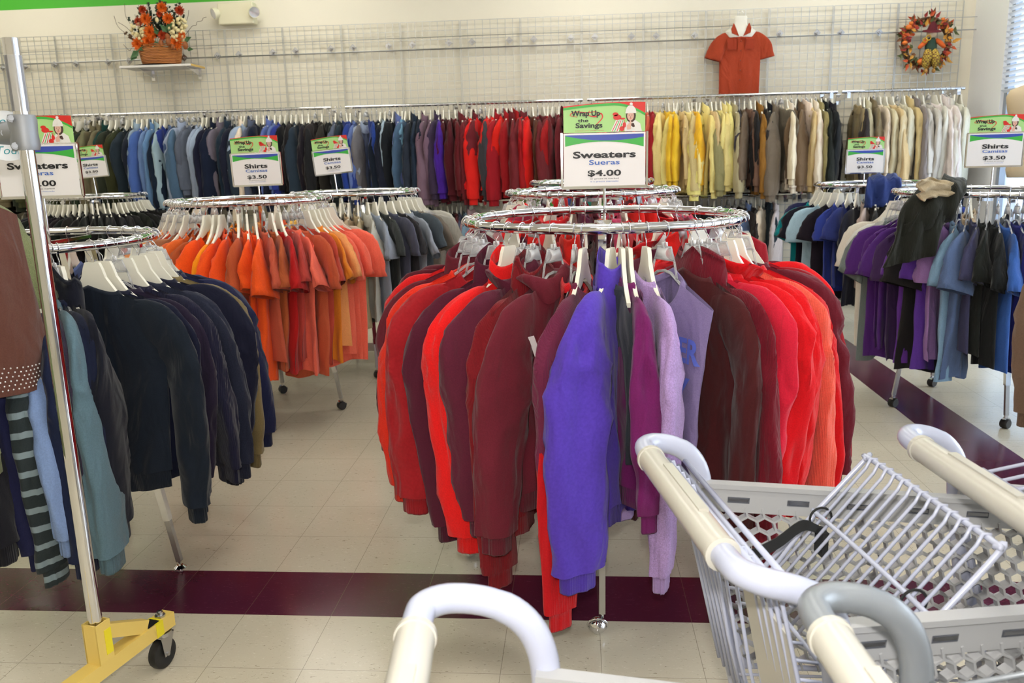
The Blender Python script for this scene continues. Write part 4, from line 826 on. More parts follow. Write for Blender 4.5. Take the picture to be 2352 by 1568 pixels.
for x in (L_-.035, -L_-.4):
    mb = MB(); mb.tube([(x, 0, .10), (x, 0, .185)], .006, 10); mb.lathe([(.001, 0), (.016, 0), (.016, .006), (.01, .008), (.01, .016), (.001, .016)], (x, 0, .1655), 8); mb.lathe([(.001, .0), (.028, 0), (.028, .012), (.001, .012)], (x, 0, .105), 18)
    for s_ in (-1, 1): mb.add(*(lambda a: (a, [(0, 1, 2, 3), (4, 7, 6, 5), (0, 4, 5, 1), (1, 5, 6, 2), (2, 6, 7, 3), (3, 7, 4, 0)]))([(x-.028, s_*.019-.001, .107), (x+.028, s_*.019-.001, .107), (x-.0, s_*.019-.001, .04), (x-.02, s_*.019-.001, .04), (x-.028, s_*.019+.001, .107), (x+.028, s_*.019+.001, .107), (x-.0, s_*.019+.001, .04), (x-.02, s_*.019+.001, .04)]))
    mb.box((x, 0, .106), (.056, .04, .003)); mb.tube([(x-.01, -.026, .048), (x-.01, .026, .048)], .006, 8)
    co = mb.obj('caster_fork', STEEL, t)
    mb = MB(); mb.lathe([(.006, -.014), (.03, -.013), (.036, -.015), (.046, -.013), (.048, -.007), (.048, .007), (.046, .013), (.036, .015), (.03, .013), (.006, .014)], (x-.01, 0, .048), 28, Matrix.Rotation(PI/2, 3, 'X')); mb.obj('wheel', BLACK, co, 'auto')
cz_ = atY(45, 305, py_)[2]; inv = Matrix.Rotation(-ang, 3, 'Z')
bd = inv @ Vector((-1, .12, 0)); bd.normalize()
mb = MB(); mb.tube([bd*.02+Vector((0, 0, cz_)), bd*1.2+Vector((0, 0, cz_))], .0165, 16); mb.obj('hanging_bar', CHROME, t, 'auto')
mb = MB(); mb.lathe([(.0188, -.042), (.030, -.042), (.033, -.03), (.031, 0), (.033, .03), (.030, .042), (.0188, .042)], (0, 0, cz_), 20)
q = Vector((0, 0, cz_)); mb.tube([q+bd*.015, q+bd*.085], .028, 16); dcam = inv @ Vector((.55, -.8, 0)).normalized()
for a, b_ in ((.03, .032), (.03, -.032)): mb.tube([q+bd*a+dcam*.02+Vector((0, 0, b_)), q+bd*a+dcam*.045+Vector((0, 0, b_))], .009, 8); mb.tube([q+bd*a+dcam*.045+Vector((0, 0, b_)), q+bd*a+dcam*.056+Vector((0, 0, b_))], .006, 8)
mb.tube([q+bd*.055+dcam*.01, q+bd*.055+dcam*.032], .008, 8); mb.obj('pipe_clamp', mat('cast_zinc', (150, 152, 155), .55, .8), t, 'auto')
mb = MB(); mb.tube([(0, 0, cz_+.05), (0, 0, cz_+.18)], .0192, 20, caps=False); o = mb.obj('clear_tape', clear_mat('clear_tape', (230, 230, 230), .12, .15), t, True); o['label'] = 'clear tape wrapped round the pole'
# size divider disc
bw = Vector((-1, .12, 0)).normalized(); D0 = Vector((px_, py_, cz_))+bw*.05+Vector((0, 0, -.006)); rzd = math.atan2(CAM[1]-D0.y, CAM[0]-D0.x)+PI/2
t2 = thing('size_divider', 'round white plastic size divider with green handwriting beside the clamp', 'size divider', D0, rzd-.1)
mb = MB(); mb.lathe([(.018, -.0015), (.056, -.0015), (.060, -.003), (.060, .003), (.056, .0015), (.018, .0015)], (0, 0, 0), 40, Matrix.Rotation(PI/2, 3, 'X')); mb.obj('disc', mat('divider_white', (232, 236, 240), .35), t2, 'auto')
mb = MB()
for txt, z in (('Todd', .026), ('Todd', -.044)):
    v, f = text_geo(txt, .028, 1., 0., 'CENTER', .25); mb.add([(x, -.0022, z_+z) for x, z_ in v], f)
o = mb.obj('handwriting', mat('teal_marker', (40, 150, 160), .6), t2); o['label'] = 'teal handwritten letters'
# clothes on the rolling rack
def on_bar(d, label, name, cat, rgb, kind, key, yaw, hk, extra=None, **kw):
    loc = Vector((px_, py_, cz_+.0165))+bw*d; rz = -PI/2+math.radians(yaw)
    garment(name, label, cat, garment_meshes(key, **kw), rgb, kind, loc, rz, 'clothes on the rolling rack', 0, 1., extra); hanger(hk, label.split(' at ')[0], loc, rz, 'hangers on the rolling rack')
on_bar(.29, 'brown top with rhinestone hem band at the left edge', 'knit_blouse', 'blouse', (98, 62, 52), 'plain', 'z1', -16, 'c', seed=71, hw=.22, length=.60, neck='crew', sleeve='none', fat=1.3, hem=1.35, wave=1., res=2, studs=True, extra={'rhinestones': mat('rhinestone', (250, 250, 250), .1, .6)})
on_bar(.325, 'olive green crinkled jacket behind the brown top at the left edge', 'crinkled_jacket', 'jacket', (124, 130, 88), 'heather', 'z2', 6, 'w', seed=83, hw=.275, length=.72, neck='polo', sleeve='long', slen=.55, fat=1.3, wave=2.0, res=2)
# ------------------------------------------------------------------ shopping carts
ENW = mat('white_enamel', (178, 182, 200), .22); ENG = mat('grey_enamel', (140, 145, 150), .35, .3); GRIP = mat('beige_grip', (188, 184, 172), .22); GPL = mat('grey_plastic', (168, 168, 168), .35); WEB = mat('black_webbing', (28, 28, 28), .85)
def hexpanel(O, U, V, wu, hv, nrm, pitch=.034, t=.0042, depth=.016):
    """honeycomb lattice of struts in the parallelogram O + u U + v V"""
    mb = MB(); O, U, V, nrm = Vector(O), Vector(U), Vector(V), Vector(nrm).normalized(); s = pitch/math.sqrt(3); seen = set()
    for r in range(-1, int(hv/(1.5*s))+2):
        for c in range(-1, int(wu/pitch)+2):
            cx = (c+(.5 if r % 2 else 0))*pitch; cy = r*1.5*s
            P = [(cx+s*math.cos(PI/6+k*PI/3), cy+s*math.sin(PI/6+k*PI/3)) for k in range(6)]
            for k in range(6):
                a, b_ = P[k], P[(k+1) % 6]; key = (round((a[0]+b_[0])*500), round((a[1]+b_[1])*500))
                if key in seen: continue
                m_ = ((a[0]+b_[0])/2, (a[1]+b_[1])/2)
                if not (0 <= m_[0] <= wu and 0 <= m_[1] <= hv): continue
                seen.add(key); A, B = O+U*a[0]+V*a[1], O+U*b_[0]+V*b_[1]; mb.beam(A, B, t, depth, nrm)
    return mb
def cart(label, ox, oy, hd, frame=ENW, bend=None, dz=0., flap=True, front=True, ext=1., rdz=0., gate=1):
    t = thing('shopping_cart', label, 'shopping cart', (ox, oy, 0), hd, 'shopping carts'); H = .95+dz
    mb = MB(); C = [(0, y, H) for y in np.linspace(-.20, .20, 5)]; mb.tube(C, .0245, 24)
    mb.lathe([(.024, 0), (.0265, .001), (.0265, .010), (.024, .011)], (0, .19, H), 24, Matrix.Rotation(-PI/2, 3, 'X')); mb.lathe([(.024, 0), (.0265, .001), (.0265, .010), (.024, .011)], (0, -.19, H), 24, Matrix.Rotation(PI/2, 3, 'X'))
    mb.obj('handle_grip', GRIP, t, 'auto')
    mb = MB(); mb.box((.004, 0, H+.0245), (.016, .20, .006)); mb.obj('grip_plate', GRIP, t.children[0])
    for s in (1, -1):
        pts = [(0, s*.195, H), (0, s*.235, H+.002), (.006, s*.262, H+.003), (.03*ext, s*.285, H), (.07*ext, s*.292, H-.01), (.105*ext, s*.292, H-.032), (.128*ext, s*.29, H-.075), (.136*ext, s*.288, H-.15), (.165, s*.285, .62), (.22, s*.28, .40), (.27, s*.275, .16)]
        mb = MB(); C = spline(pts, 44); mb.tube(C, [.0195]*20+[.0205]*25, 18); mb.obj('frame_upright', bend if (bend and s == 1) else frame, t, 'auto')
        # side panel
        A = Vector((.115+.04*(ext-1)*4, s*.268, .865+dz+rdz)); B = Vector((.92, s*.17, .80+dz+rdz)); U = (B-A).normalized(); L = (B-A).length; nn = Vector((U.y, -U.x, 0)).normalized()*-s; V = Vector((.26, -s*.06, -1)).normalized()
        mb = MB(); mb.beam(A+V*.028, B+V*.028, .014, .056, V); mb.beam(A, B, .026, .010, V)
        for k in range(6): c = A+U*(.075+k*.12)+V*.030+nn*-.0075
        rim = mb.obj('basket_rim', GPL, t)
        for k in range(6):
            c = A+U*(.075+k*.12)+V*.030; mb = MB(); mb.beam(c-U*.022, c+U*.022, .0156, .012, V); mb.obj('slot', mat('slot_dark', (84, 86, 92), .5), rim)
            mb = MB(); c = A+U*(.075+k*.12)+V*.029; mb.beam(c-U*.020, c+U*.020, .0180, .006, V); mb.obj('slot_rod', STEEL, rim)
        hp = hexpanel(A+V*.056, U, V, L, .36, nn, depth=.018); p = hp.obj('honeycomb_side', GPL, t)
        mb = MB(); mb.tube([A+V*.42, B+V*.40], .006, 8); mb.tube([A+V*.03, A+V*.42], .007, 8); mb.tube([B+V*.03, B+V*.40], .007, 8); mb.obj('side_edge_rod', frame, t, 'auto')
    if front:
        hp = hexpanel((.94, -.17, .74+dz), (0, 1, 0), (.2, 0, -1), .34, .33, (1, 0, 0)); hp.obj('honeycomb_front', GPL, t)
    mb = MB()
    for y in np.linspace(-.2, .2, 12): mb.tube([(.20, y*1.15, .45), (.92, y*.7, .42)], .003, 6)
    for x in (.3, .5, .7): mb.tube([(x, -.22, .438), (x, .22, .438)], .004, 6)
    mb.obj('basket_floor', frame, t, True)
    # rear gate
    if gate == 1:
        mb = MB()
        for x, z in ((.052, H-.03), (.075, H-.045), (.088, H-.035)): mb.tube([(x, -.27, z), (x, .265, z)], .0052, 8)
        for y in np.linspace(-.25, .25, 17):
            if abs(y) < .12: continue
            mb.tube([(.052, y, H-.03), (.060, y, H-.028), (.070, y, H-.06), (.115, y, .70), (.165, y, .48)], .0034, 6)
        for y in (-.11, -.06, 0, .06, .11): mb.tube([(.078, y, H-.045), (.13, y, .62), (.165, y, .48)], .0034, 6)
        mb.obj('rear_gate', frame, t, True)
        mb = MB(); mb.beam((.085, -.15, .84+dz), (.148, -.15, .54+dz), .18, .006, (1, 0, 0)); mb.obj('gate_plate', GRIP, t)
        mb = MB()
        for y in np.linspace(-.17, .17, 7): mb.tube([(.122, y, .72+dz), (.20, y, .70+dz)], .003, 6)
        mb.tube([(.2, -.19, .70+dz), (.2, .19, .70+dz)], .004, 6); mb.obj('child_seat_base', frame, t, True)
    elif gate == 2:                       # gate and seat folded up by the nested cart
        mb = MB()
        for i, y in enumerate(np.linspace(-.18, .18, 9)): mb.tube([(.10, y, .90), (.36, y*.95, .955), (.50, y*.9, .975)], .0036, 6)
        for x, z in ((.12, .905), (.30, .945), (.50, .978)): mb.tube([(x, -.19, z), (x, .19, z)], .005, 8)
        for y in np.linspace(-.15, .15, 7): mb.tube([(.14, y, .88), (.45, y, .90)], .0036, 6)
        mb.obj('folded_gate', frame, t, True)
    if flap:
        Z0, Z1, x0, x1 = .67+dz, .93+dz, .20, .425
        fr = [(x0, .2, Z0), (x1-.008, .197, Z1-.02), (x1, .188, Z1-.004), (x1+.003, .17, Z1), (x1+.003, -.17, Z1), (x1, -.188, Z1-.004), (x1-.008, -.197, Z1-.02), (x0, -.2, Z0)]
        mb = MB(); mb.tube(spline(fr, 60), .0052, 8)
        f2 = [(x0+.03, .185, Z0+.02), (x0+.115, .18, Z0+.14), (x0+.125, .165, Z0+.155), (x0+.125, -.165, Z0+.155), (x0+.115, -.18, Z0+.14), (x0+.03, -.185, Z0+.02)]
        mb.tube(spline(f2, 50), .0045, 8)
        for y in np.linspace(-.165, .165, 13): mb.tube([(x0+.01, y, Z0+.008), (x1-.012, y, Z1-.012), (x1-.004, y, Z1+.006), (x1+.008, y, Z1+.005), (x1+.008, y, Z1-.007)], .0032, 6)
        mb.obj('child_seat_back', frame, t, True)
        for y, z in ((.165, 0), (-.15, 0)):
            mb = MB(); c = Vector((x0+.128, y, Z0+.15)); mb.tube([c+Vector((.004*math.cos(a), .0, 0))+Vector((.018*math.cos(a), 0, .022*math.sin(a))) for a in np.linspace(0, 2*PI, 17)[:-1]], .0025, 6, closed=True); mb.box(c+Vector((.0, -.008, -.045)), (.012, .034, .05)); mb.obj('strap_buckle', WEB, t)
        mb = MB(); C = spline([(.09, .06, .80+dz), (.15, .085, .792+dz), (.22, .115, .80+dz), (.28, .14, .82+dz), (x0+.128, .165, Z0+.125)], 18); rings = []
        for i, c in enumerate(C): a = np.array([-.003, .0, .011]); rings.append([c+a+[0, .001, 0], c-a+[0, .001, 0], c-a-[0, .001, 0], c+a-[0, .001, 0]])
        mb.loft(rings); mb.obj('strap', WEB, t)
    # base and wheels
    mb = MB(); mb.tube(spline([(.27, .275, .16), (.4, .25, .17), (.86, .19, .18), (.9, .0, .18), (.86, -.19, .18), (.4, -.25, .17), (.27, -.275, .16)], 40), .0125, 10); mb.tube([(.27, -.275, .16), (.27, .275, .16)], .01, 8); mb.obj('base_frame', frame, t, True)
    for x, y in ((.27, .275), (.27, -.275), (.80, .19), (.80, -.19)):
        mb = MB(); mb.box((x, y, .12), (.05, .036, .004)); mb.box((x, y-.018, .09), (.03, .003, .07)); mb.box((x, y+.018, .09), (.03, .003, .07)); mb.tube([(x, y, .17), (x, y, .12)], .008, 8); f_ = mb.obj('caster', STEEL, t)
        mb = MB(); mb.lathe([(.004, -.012), (.058, -.012), (.062, -.006), (.062, .006), (.058, .012), (.004, .012)], (x, y, .062), 24, Matrix.Rotation(PI/2, 3, 'X')); mb.obj('wheel', mat('grey_wheel', (90, 90, 92), .5), f_, 'auto')
    return t
hdg = math.radians(10)
def cart_at(px, py, hd, H=.95, off=(.02, .272)):
    P = atZ(px, py, H); return P[0]-(off[0]*math.cos(hd)-off[1]*math.sin(hd)), P[1]-(off[0]*math.sin(hd)+off[1]*math.cos(hd))
ox, oy = cart_at(1495, 1022, hdg); cart('white shopping cart in the middle with raised child seat wires and black strap', ox, oy, hdg)
h3 = math.radians(6); ox, oy = cart_at(2095, 1000, h3); cart('shopping cart at the right with its handle above the honeycomb panel', ox, oy, h3, flap=False, gate=2, rdz=-.02)
h2 = math.radians(5); ox, oy = cart_at(1890, 1384, h2, .965); cart('shopping cart at the lower right with grey painted handle bend', ox, oy, h2, bend=ENG, dz=.015, frame=ENG, ext=1.15, rdz=-.12, gate=2)
h0 = math.radians(5); ox, oy = cart_at(1003, 1386, h0); cart('nearest shopping cart at the bottom centre, mostly below the frame', ox, oy, h0, flap=False, ext=1.2, rdz=-.02, gate=0)
# ------------------------------------------------------------------ shelf with basket of flowers
A = atY(274, 155, 5.9); B = atY(438, 147, 5.9); zs = (A[2]+B[2])/2
t = thing('wall_shelf', 'white wall shelf under the basket of orange flowers', 'shelf', ((A[0]+B[0])/2, 6.06, zs)); W = B[0]-A[0]
mb = MB(); mb.box((0, 0, 0), (W, .32, .02)); mb.obj('board', mat('shelf_white', (232, 228, 222), .45), t)
mb = MB(); mb.box((W/2+.001, 0, 0), (.002, .32, .02)); o = mb.obj('raw_edge', mat('raw_wood_edge', (214, 176, 96), .6), t); o['label'] = 'bare wood end of the board'
for x in (-W*.12-.1, W*.42):
    mb = MB(); mb.add([(x-.004, -.14, -.011), (x-.004, .16, -.011), (x-.004, .16, -.085), (x+.004, -.14, -.011), (x+.004, .16, -.011), (x+.004, .16, -.085)], [(0, 1, 2), (3, 5, 4), (0, 3, 4, 1), (1, 4, 5, 2), (2, 5, 3, 0)]); mb.box((x, .165, -.06), (.035, .01, .1)); mb.obj('bracket', CHROME, t)
mb = MB(); mb.lathe([(.001, .001), (.2, .001), (.25, .006), (.22, .012), (.001, .012)], (A[0]+W*.42, 6.04, zs+.0105), 18, None, 1., .55); tag(mb.obj('cloth_mat', fabric((24, 24, 26)), None, True), 'black cloth under the flower basket on the wall shelf', 'cloth')
bc = atY(370, 130, 6.03); bc = Vector((bc[0], 6.03, zs+.024))
t = thing('flower_basket', 'wicker basket of orange silk flowers on the wall shelf', 'flower arrangement', bc)
wick = mat('wicker', (176, 100, 40), .6); b = wick.node_tree.nodes['Principled BSDF']; tc = N(wick, 'ShaderNodeTexCoord'); ck = N(wick, 'ShaderNodeTexWave', wave_type='BANDS', bands_direction='Z'); ck.inputs['Scale'].default_value = 22; ck.inputs['Distortion'].default_value = 3
Lk(wick, tc.outputs['Object'], ck.inputs['Vector']); mx = N(wick, 'ShaderNodeMixRGB'); mx.inputs[1].default_value = lin((132, 68, 26)); mx.inputs[2].default_value = lin((206, 132, 62)); Lk(wick, ck.outputs['Fac'], mx.inputs[0]); Lk(wick, mx.outputs[0], b.inputs['Base Color'])
bp = N(wick, 'ShaderNodeBump'); bp.inputs['Strength'].default_value = .6; bp.inputs['Distance'].default_value = .01; Lk(wick, ck.outputs['Fac'], bp.inputs['Height']); Lk(wick, bp.outputs[0], b.inputs['Normal'])
mb = MB(); mb.lathe([(.001, 0), (.185, 0), (.2, .02), (.212, .08), (.222, .15), (.21, .15), (.2, .11), (.001, .11)], (0, 0, 0), 32, None, 1, .62); mb.obj('basket', wick, t, 'auto')
mb = MB()
for z, r_ in ((.15, .212), (.166, .214), (.182, .21)): mb.tube([(r_*math.cos(a), .62*r_*math.sin(a), z+.004*math.sin(a*9+z*50)) for a in np.linspace(0, 2*PI, 41)[:-1]], .006, 6, closed=True)
mb.obj('rim', wick, t, True)
FO = mat('orange_petal', (232, 112, 22), .6); FD = mat('dark_orange_petal', (190, 66, 22), .6); FC = mat('cream_petal', (228, 212, 160), .7); FB = mat('brown_pod', (152, 84, 36), .6); LF = mat('dark_leaf', (40, 56, 40), .6); LG = mat('green_leaf', (58, 96, 52), .6); TW = mat('twig', (92, 66, 40), .7)
rf = random.Random(3)
def P3(zx, zy, Y=5.95): P = atY(200+zx/4.704, zy/4.704, Y); return Vector(P)-bc
def mum(mb, c, r):
    for layer, (n, tilt, l) in enumerate(((16, .2, 1.), (14, .65, .9), (10, 1.05, .72), (6, 1.4, .5))):
        for k in range(n):
            a = 2*PI*(k+.5*(layer % 2))/n+rf.uniform(-.1, .1); d = Vector((math.cos(a)*math.cos(tilt), -math.sin(tilt), math.sin(a)*math.cos(tilt))); s_ = Vector((-math.sin(a), 0, math.cos(a)))*r*.13
            p0 = c+Vector((0, -.2*r*layer*.3, 0)); e = p0+d*r*l; m_ = p0+d*r*l*.6
            mb.add([p0-s_*.5, m_-s_, e, m_+s_, p0+s_*.5, m_+Vector((0, r*.06, 0))], [(0, 1, 5), (1, 2, 5), (2, 3, 5), (3, 4, 5), (4, 0, 5)])
    mb.ball(c, r*.35, 8)
for zx, zy, r_, m_ in ((560, 478, .062, FO), (672, 448, .066, FO), (695, 352, .066, FO), (640, 208, .055, FO), (815, 84, .05, FO), (880, 202, .052, FO), (968, 462, .062, FO), (1005, 115, .045, FD), (605, 108, .04, FD), (785, 152, .03, FD), (820, 385, .045, FD), (560, 235, .04, FD), (1030, 380, .035, FO)):
    mb = MB(); mum(mb, P3(zx, zy), r_*1.3); mb.obj('flower', m_, t)
for zx, zy in ((548, 318), (965, 318), (600, 390), (1000, 270), (985, 385)):
    mb = MB(); c = P3(zx, zy, 5.97)
    for k in range(34): d = Vector((rf.gauss(0, 1), rf.gauss(0, 1), rf.gauss(0, 1))).normalized()*.055; mb.ball(c+d*1.2, .017, 6, (1, .6, 1))
    mb.obj('hydrangea', FC, t, True)
for zx, zy, r_, m_ in ((800, 472, .032, FB), (880, 455, .036, FB), (1062, 490, .034, FB), (930, 500, .028, FB), (755, 215, .022, FC), (870, 400, .03, FB)):
    mb = MB(); mb.ball(P3(zx, zy, 5.92), r_, 10, (.8, .8, 1.2)); mb.obj('seed_pod', m_, t, True)
def leaf(mb, p, d, l, w_):
    d = d.normalized(); s_ = d.cross(Vector((.2, -1, .3))).normalized()*w_; n = d.cross(s_).normalized()*w_*.3
    mb.add([p, p+d*l*.35+s_, p+d*l, p+d*l*.35-s_, p+d*l*.45+n], [(0, 1, 4), (1, 2, 4), (2, 3, 4), (3, 0, 4)])
mb = MB()
for zx, zy, a, l in ((850, 330, .6, .12), (735, 440, -1.2, .12), (540, 580, -2.3, .1), (870, 350, 2.2, .1), (1050, 440, .3, .1), (640, 500, 3.6, .1), (1080, 530, -.1, .08), (760, 380, 1.7, .09), (560, 545, 3.9, .12)): leaf(mb, P3(zx, zy, 5.93), Vector((math.cos(a), -.3, math.sin(a))), l, l*.3)
mb.obj('broad_leaf', LG, t)
for zx0, zy0, zx1, zy1 in ((700, 500, 560, 60), (720, 500, 650, 30), (740, 480, 700, 110), (760, 480, 780, 10), (790, 480, 800, -60), (820, 480, 830, 20), (850, 480, 880, 60), (880, 480, 905, 100), (900, 480, 985, 20), (920, 470, 1040, 150), (880, 470, 1020, 200), (600, 500, 395, 345), (620, 490, 455, 185), (640, 490, 520, 160), (800, 480, 745, 180), (840, 470, 930, 170), (960, 480, 1030, 250), (700, 470, 690, 250), (740, 470, 720, 200), (800, 470, 760, 60), (830, 470, 850, 150), (860, 470, 900, 220), (780, 470, 790, 200), (640, 480, 600, 200), (720, 470, 660, 120), (900, 470, 960, 130)):
    a, b_ = P3(zx0, zy0, 6.03), P3(zx1, zy1, 6.0+rf.uniform(-.05, .08)); mb = MB(); C = [a.lerp(b_, u)+Vector((.01*math.sin(u*6), .0, .01*math.sin(u*9))) for u in np.linspace(0, 1, 9)]; mb.tube(C, .002, 5)
    n = int((b_-a).length/.016)
    for k in range(n//3, n): c = a.lerp(b_, k/n); d = Vector((rf.choice((-1, 1)), rf.uniform(-.6, .4), rf.uniform(-.1, .7))); leaf(mb, c, d, .036, .016)
    mb.obj('foliage_stem', rf.choice((LF, LF, TW)), t)
for pts in (((1060, 380), (1120, 300), (1140, 280), (1180, 270), (1190, 235), (1240, 225), (1255, 195), (1290, 185)), ((1030, 330), (1060, 260), (1090, 180), (1098, 110)), ((520, 400), (430, 300), (335, 240)), ((500, 300), (420, 180), (405, 40)), ((400, 350), (330, 280), (290, 170)), ((480, 520), (455, 545), (392, 480))):
    mb = MB(); mb.tube(spline([P3(a, b_, 6.0) for a, b_ in pts], 24), .0022, 5); mb.obj('twig', TW, t, True)
# emergency light
E0 = atY(540, 30, 6.15); t = thing('emergency_light', 'cream emergency light box with two round lamps high on the back wall', 'emergency light', (E0[0], 6.2, E0[2])); EM = mat('emergency_cream', (226, 220, 190), .5)
mb = MB(); mb.box((0, .01, 0), (.37, .12, .21)); o = mb.obj('housing', EM, t); bv = o.modifiers.new('bevel', 'BEVEL'); bv.width = .012; bv.segments = 2
for s_, yaw in ((-1, -.8), (1, .5)):
    M = Matrix.Rotation(yaw, 3, 'Z') @ Matrix.Rotation(PI/2+.3, 3, 'X'); c = (s_*.205, -.07, .0)
    mb = MB(); mb.lathe([(.001, -.05), (.03, -.048), (.052, -.02), (.058, .012), (.056, .018), (.05, .016), (.045, -.0), (.001, -.0)], c, 24, M); lh = mb.obj('lamp_head', EM, t, 'auto')
    mb = MB(); mb.lathe([(.001, .002), (.02, .004), (.05, .014), (.0505, .017), (.001, .011)], c, 24, M); mb.obj('lens', mat('lamp_lens', (235, 235, 240), .08, .6), lh, 'auto')
# rust shirt on a display form
c = atY(1699, 130, 6.13); sx = c[0]; zt_ = 2.855
t = garment('polo_shirt', 'rust red short-sleeved shirt displayed alone on the grid wall', 'shirt', garment_meshes('polo', seed=44, hw=.21, length=.66, neck='v', sleeve='short', fat=.95, wave=.45, res=2, hem=.95), (172, 66, 38), 'heather', (sx, 6.13, zt_), PI)
for s_ in (-1, 1): mb = MB(); mb.prism([(s_*.02, -.235), (s_*.088, -.205), (s_*.095, -.165), (s_*.075, -.115), (s_*.066, -.125)], .030, .044); mb.obj('collar_flap', fabric((172, 66, 38), 'heather'), t)
for z in (-.28, -.37, -.46, -.55, -.64): mb = MB(); mb.ball((0.0, .046, z), .006, 8); mb.obj('button', mat('button', (120, 50, 34), .4), t, True)
for s_ in (-1, 1): mb = MB(); mb.box((s_*.085, .043, -.31), (.085, .006, .095)); mb.obj('chest_pocket', fabric((160, 58, 34), 'heather'), t)
t = thing('display_form', 'ivory half body form with hook holding the rust red shirt', 'display form', (sx, 6.13, zt_)); mb = MB(); mb.lathe([(.001, -.26), (.12, -.24), (.15, -.19), (.10, -.15), (.062, -.125), (.058, -.09), (.06, -.055), (.05, -.045), (.001, -.045)], (0, 0, 0), 24, None, 1, .3); mb.obj('neck_form', mat('form_ivory', (232, 228, 214), .4), t, 'auto'); link('hook', HKF, t)
# wreath
wc = Vector(atY(2127, 98, 6.15)); t = thing('autumn_wreath', 'autumn leaf wreath with a seated scarecrow doll on the grid wall', 'wreath', wc)
mb = MB()
for k in range(7):
    ph_ = rf.uniform(0, 6.28); mb.tube([((.205+.018*math.sin(3*a+ph_))*math.cos(a), .02*math.cos(4*a+ph_), (.205+.018*math.sin(3*a+ph_))*math.sin(a)) for a in np.linspace(0, 2*PI, 49)[:-1]], .011, 6, closed=True)
mb.obj('vine_ring', TW, t, True)
for cn_, cc in (('rust_leaves', (196, 80, 30)), ('golden_leaves', (206, 148, 52)), ('brown_leaves', (120, 78, 44)), ('green_leaves', (84, 92, 50)), ('red_leaves', (150, 40, 34))):
    mb = MB()
    for k in range(34):
        a = rf.uniform(0, 2*PI); r_ = rf.uniform(.14, .25); p = Vector((r_*math.cos(a), rf.uniform(-.06, -.01), r_*math.sin(a))); a2 = a+rf.uniform(-1.1, 1.1)
        leaf(mb, p, Vector((math.cos(a2), rf.uniform(-.4, .1), math.sin(a2))), rf.uniform(.05, .085), .018)
    o = mb.obj(cn_, mat(cn_, cc, .65), t); o['kind'] = 'stuff'
for dx, dz_, r_ in ((-.19, .14, .03), (-.215, .0, .026), (-.17, .175, .022), (-.06, -.18, .034), (.2, .1, .024), (.12, .2, .02)):
    mb = MB(); M = []; 
    rings = []
    for i in range(9):
        th = -PI/2+PI*i/8; rings.append([Vector((dx, -.05, dz_))+Vector((r_*math.cos(th)*(1-.1*abs(math.sin(4*a)))*math.cos(a), r_*math.cos(th)*(1-.1*abs(math.sin(4*a)))*math.sin(a), r_*.8*math.sin(th))) for a in np.linspace(0, 2*PI, 25)[:-1]])
    mb.loft(rings); mb.obj('pumpkin', mat('pumpkin', (226, 118, 40), .5), t, True)
plaid = mat('plaid', (190, 160, 62), .8); b = plaid.node_tree.nodes['Principled BSDF']; tc = N(plaid, 'ShaderNodeTexCoord'); ckk = N(plaid, 'ShaderNodeTexChecker'); ckk.inputs['Scale'].default_value = 62; ckk.inputs[1].default_value = lin((200, 172, 70)); ckk.inputs[2].default_value = lin((122, 84, 40)); Lk(plaid, tc.outputs['Object'], ckk.inputs['Vector']); Lk(plaid, ckk.outputs[0], b.inputs['Base Color'])
d = link('scarecrow_doll', None, None, wc+Vector((.02, -.07, 0))); d.parent = t; d.matrix_parent_inverse = t.matrix_world.inverted(); d.location = (.02, -.07, 0)
mb = MB(); mb.ball((0, 0, .075), .046, 14); mb.obj('head', mat('doll_cloth', (226, 204, 170), .8), d, True)
mb = MB(); mb.lathe([(.001, .0), (.085, -.004), (.082, .004), (.045, .012), (.035, .05), (.012, .085), (.001, .088)], (0, .0, .095), 18, Matrix.Rotation(.25, 3, 'X')); mb.obj('hat', mat('maroon_felt', (96, 22, 34), .85), d, 'auto')
mb = MB(); mb.lathe([(.001, -.1), (.05, -.095), (.056, -.05), (.045, .01), (.03, .035), (.001, .038)], (0, 0, 0), 16, None, 1, .7); mb.obj('vest', mat('green_vest', (44, 72, 58), .8), d, True)
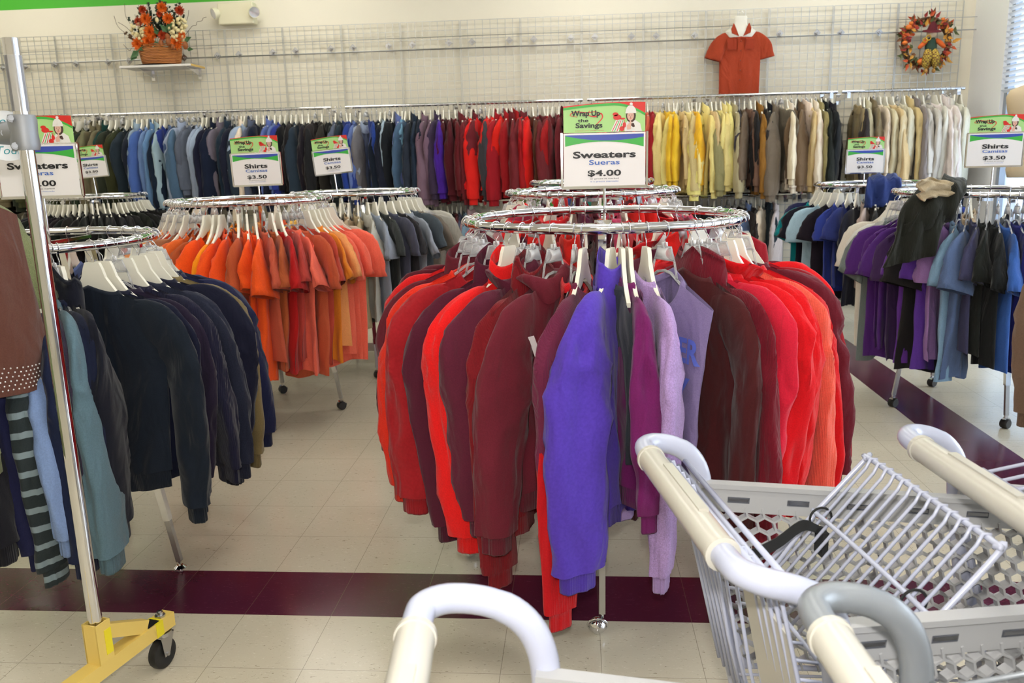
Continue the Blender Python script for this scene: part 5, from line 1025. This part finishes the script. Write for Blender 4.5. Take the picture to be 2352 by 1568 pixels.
for s_ in (-1, 1):
    mb = MB(); mb.tube(spline([(s_*.04, 0, .015), (s_*.08, -.02, -.02), (s_*.12, -.02, -.06)], 8), [.02, .021, .022, .022, .022, .021, .02, .018, .012], 8); mb.obj('arm', mat('orange_sleeve', (222, 100, 34), .8), d, True)
    mb = MB(); mb.tube(spline([(s_*.026, -.01, -.08), (s_*.036, -.03, -.14), (s_*.045, -.02, -.20), (s_*.038, -.01, -.245)], 10), [.03, .036, .04, .042, .042, .04, .038, .034, .028, .018, .01], 10); mb.obj('leg', plaid, d, True)
    mb = MB(); mb.ball((s_*.036, -.02, -.268), .02, 10, (.8, 1.2, 1.1)); mb.obj('foot', mat('straw', (188, 140, 74), .8), d, True)
mb = MB()
for z, r_ in ((.02, .022), (.0, .02)):
    mb.tube([(-.06+r_*math.cos(a)+(z-.01)*1.5, -.045, .01+z+r_*math.sin(a)) for a in np.linspace(0, 2*PI, 13)[:-1]], .005, 5, closed=True)
mb.obj('scarf_ring', mat('gold_felt', (206, 160, 48), .8), d, True)
# beige torso form by the window
m0 = atY(2352, 300, 4.5); t = thing('torso_form', 'beige torso display form in front of the window at the right edge', 'mannequin', (m0[0]+.06, 4.5, 0)); zz = m0[2]
mb = MB(); rings = []
for z, a, b_ in ((-.36, .15, .10), (-.30, .165, .11), (-.2, .15, .10), (-.08, .135, .095), (.05, .16, .11), (.17, .20, .115), (.26, .215, .10), (.31, .19, .08), (.345, .10, .06), (.37, .06, .055), (.43, .055, .055), (.44, .03, .03)):
    rings.append([(a*abs(math.cos(q))**.9*np.sign(math.cos(q)), b_*math.sin(q), zz+z) for q in np.linspace(0, 2*PI, 29)[:-1]])
mb.loft(rings); mb.obj('torso', mat('beige_form', (206, 184, 148), .5), t, True)
mb = MB(); mb.tube([(0, 0, .02), (0, 0, zz-.36)], .012, 12); mb.lathe([(.001, 0), (.16, 0), (.16, .01), (.02, .03), (.001, .03)], (0, 0, 0), 24); mb.obj('stand', CHROME, t, 'auto')

flush()
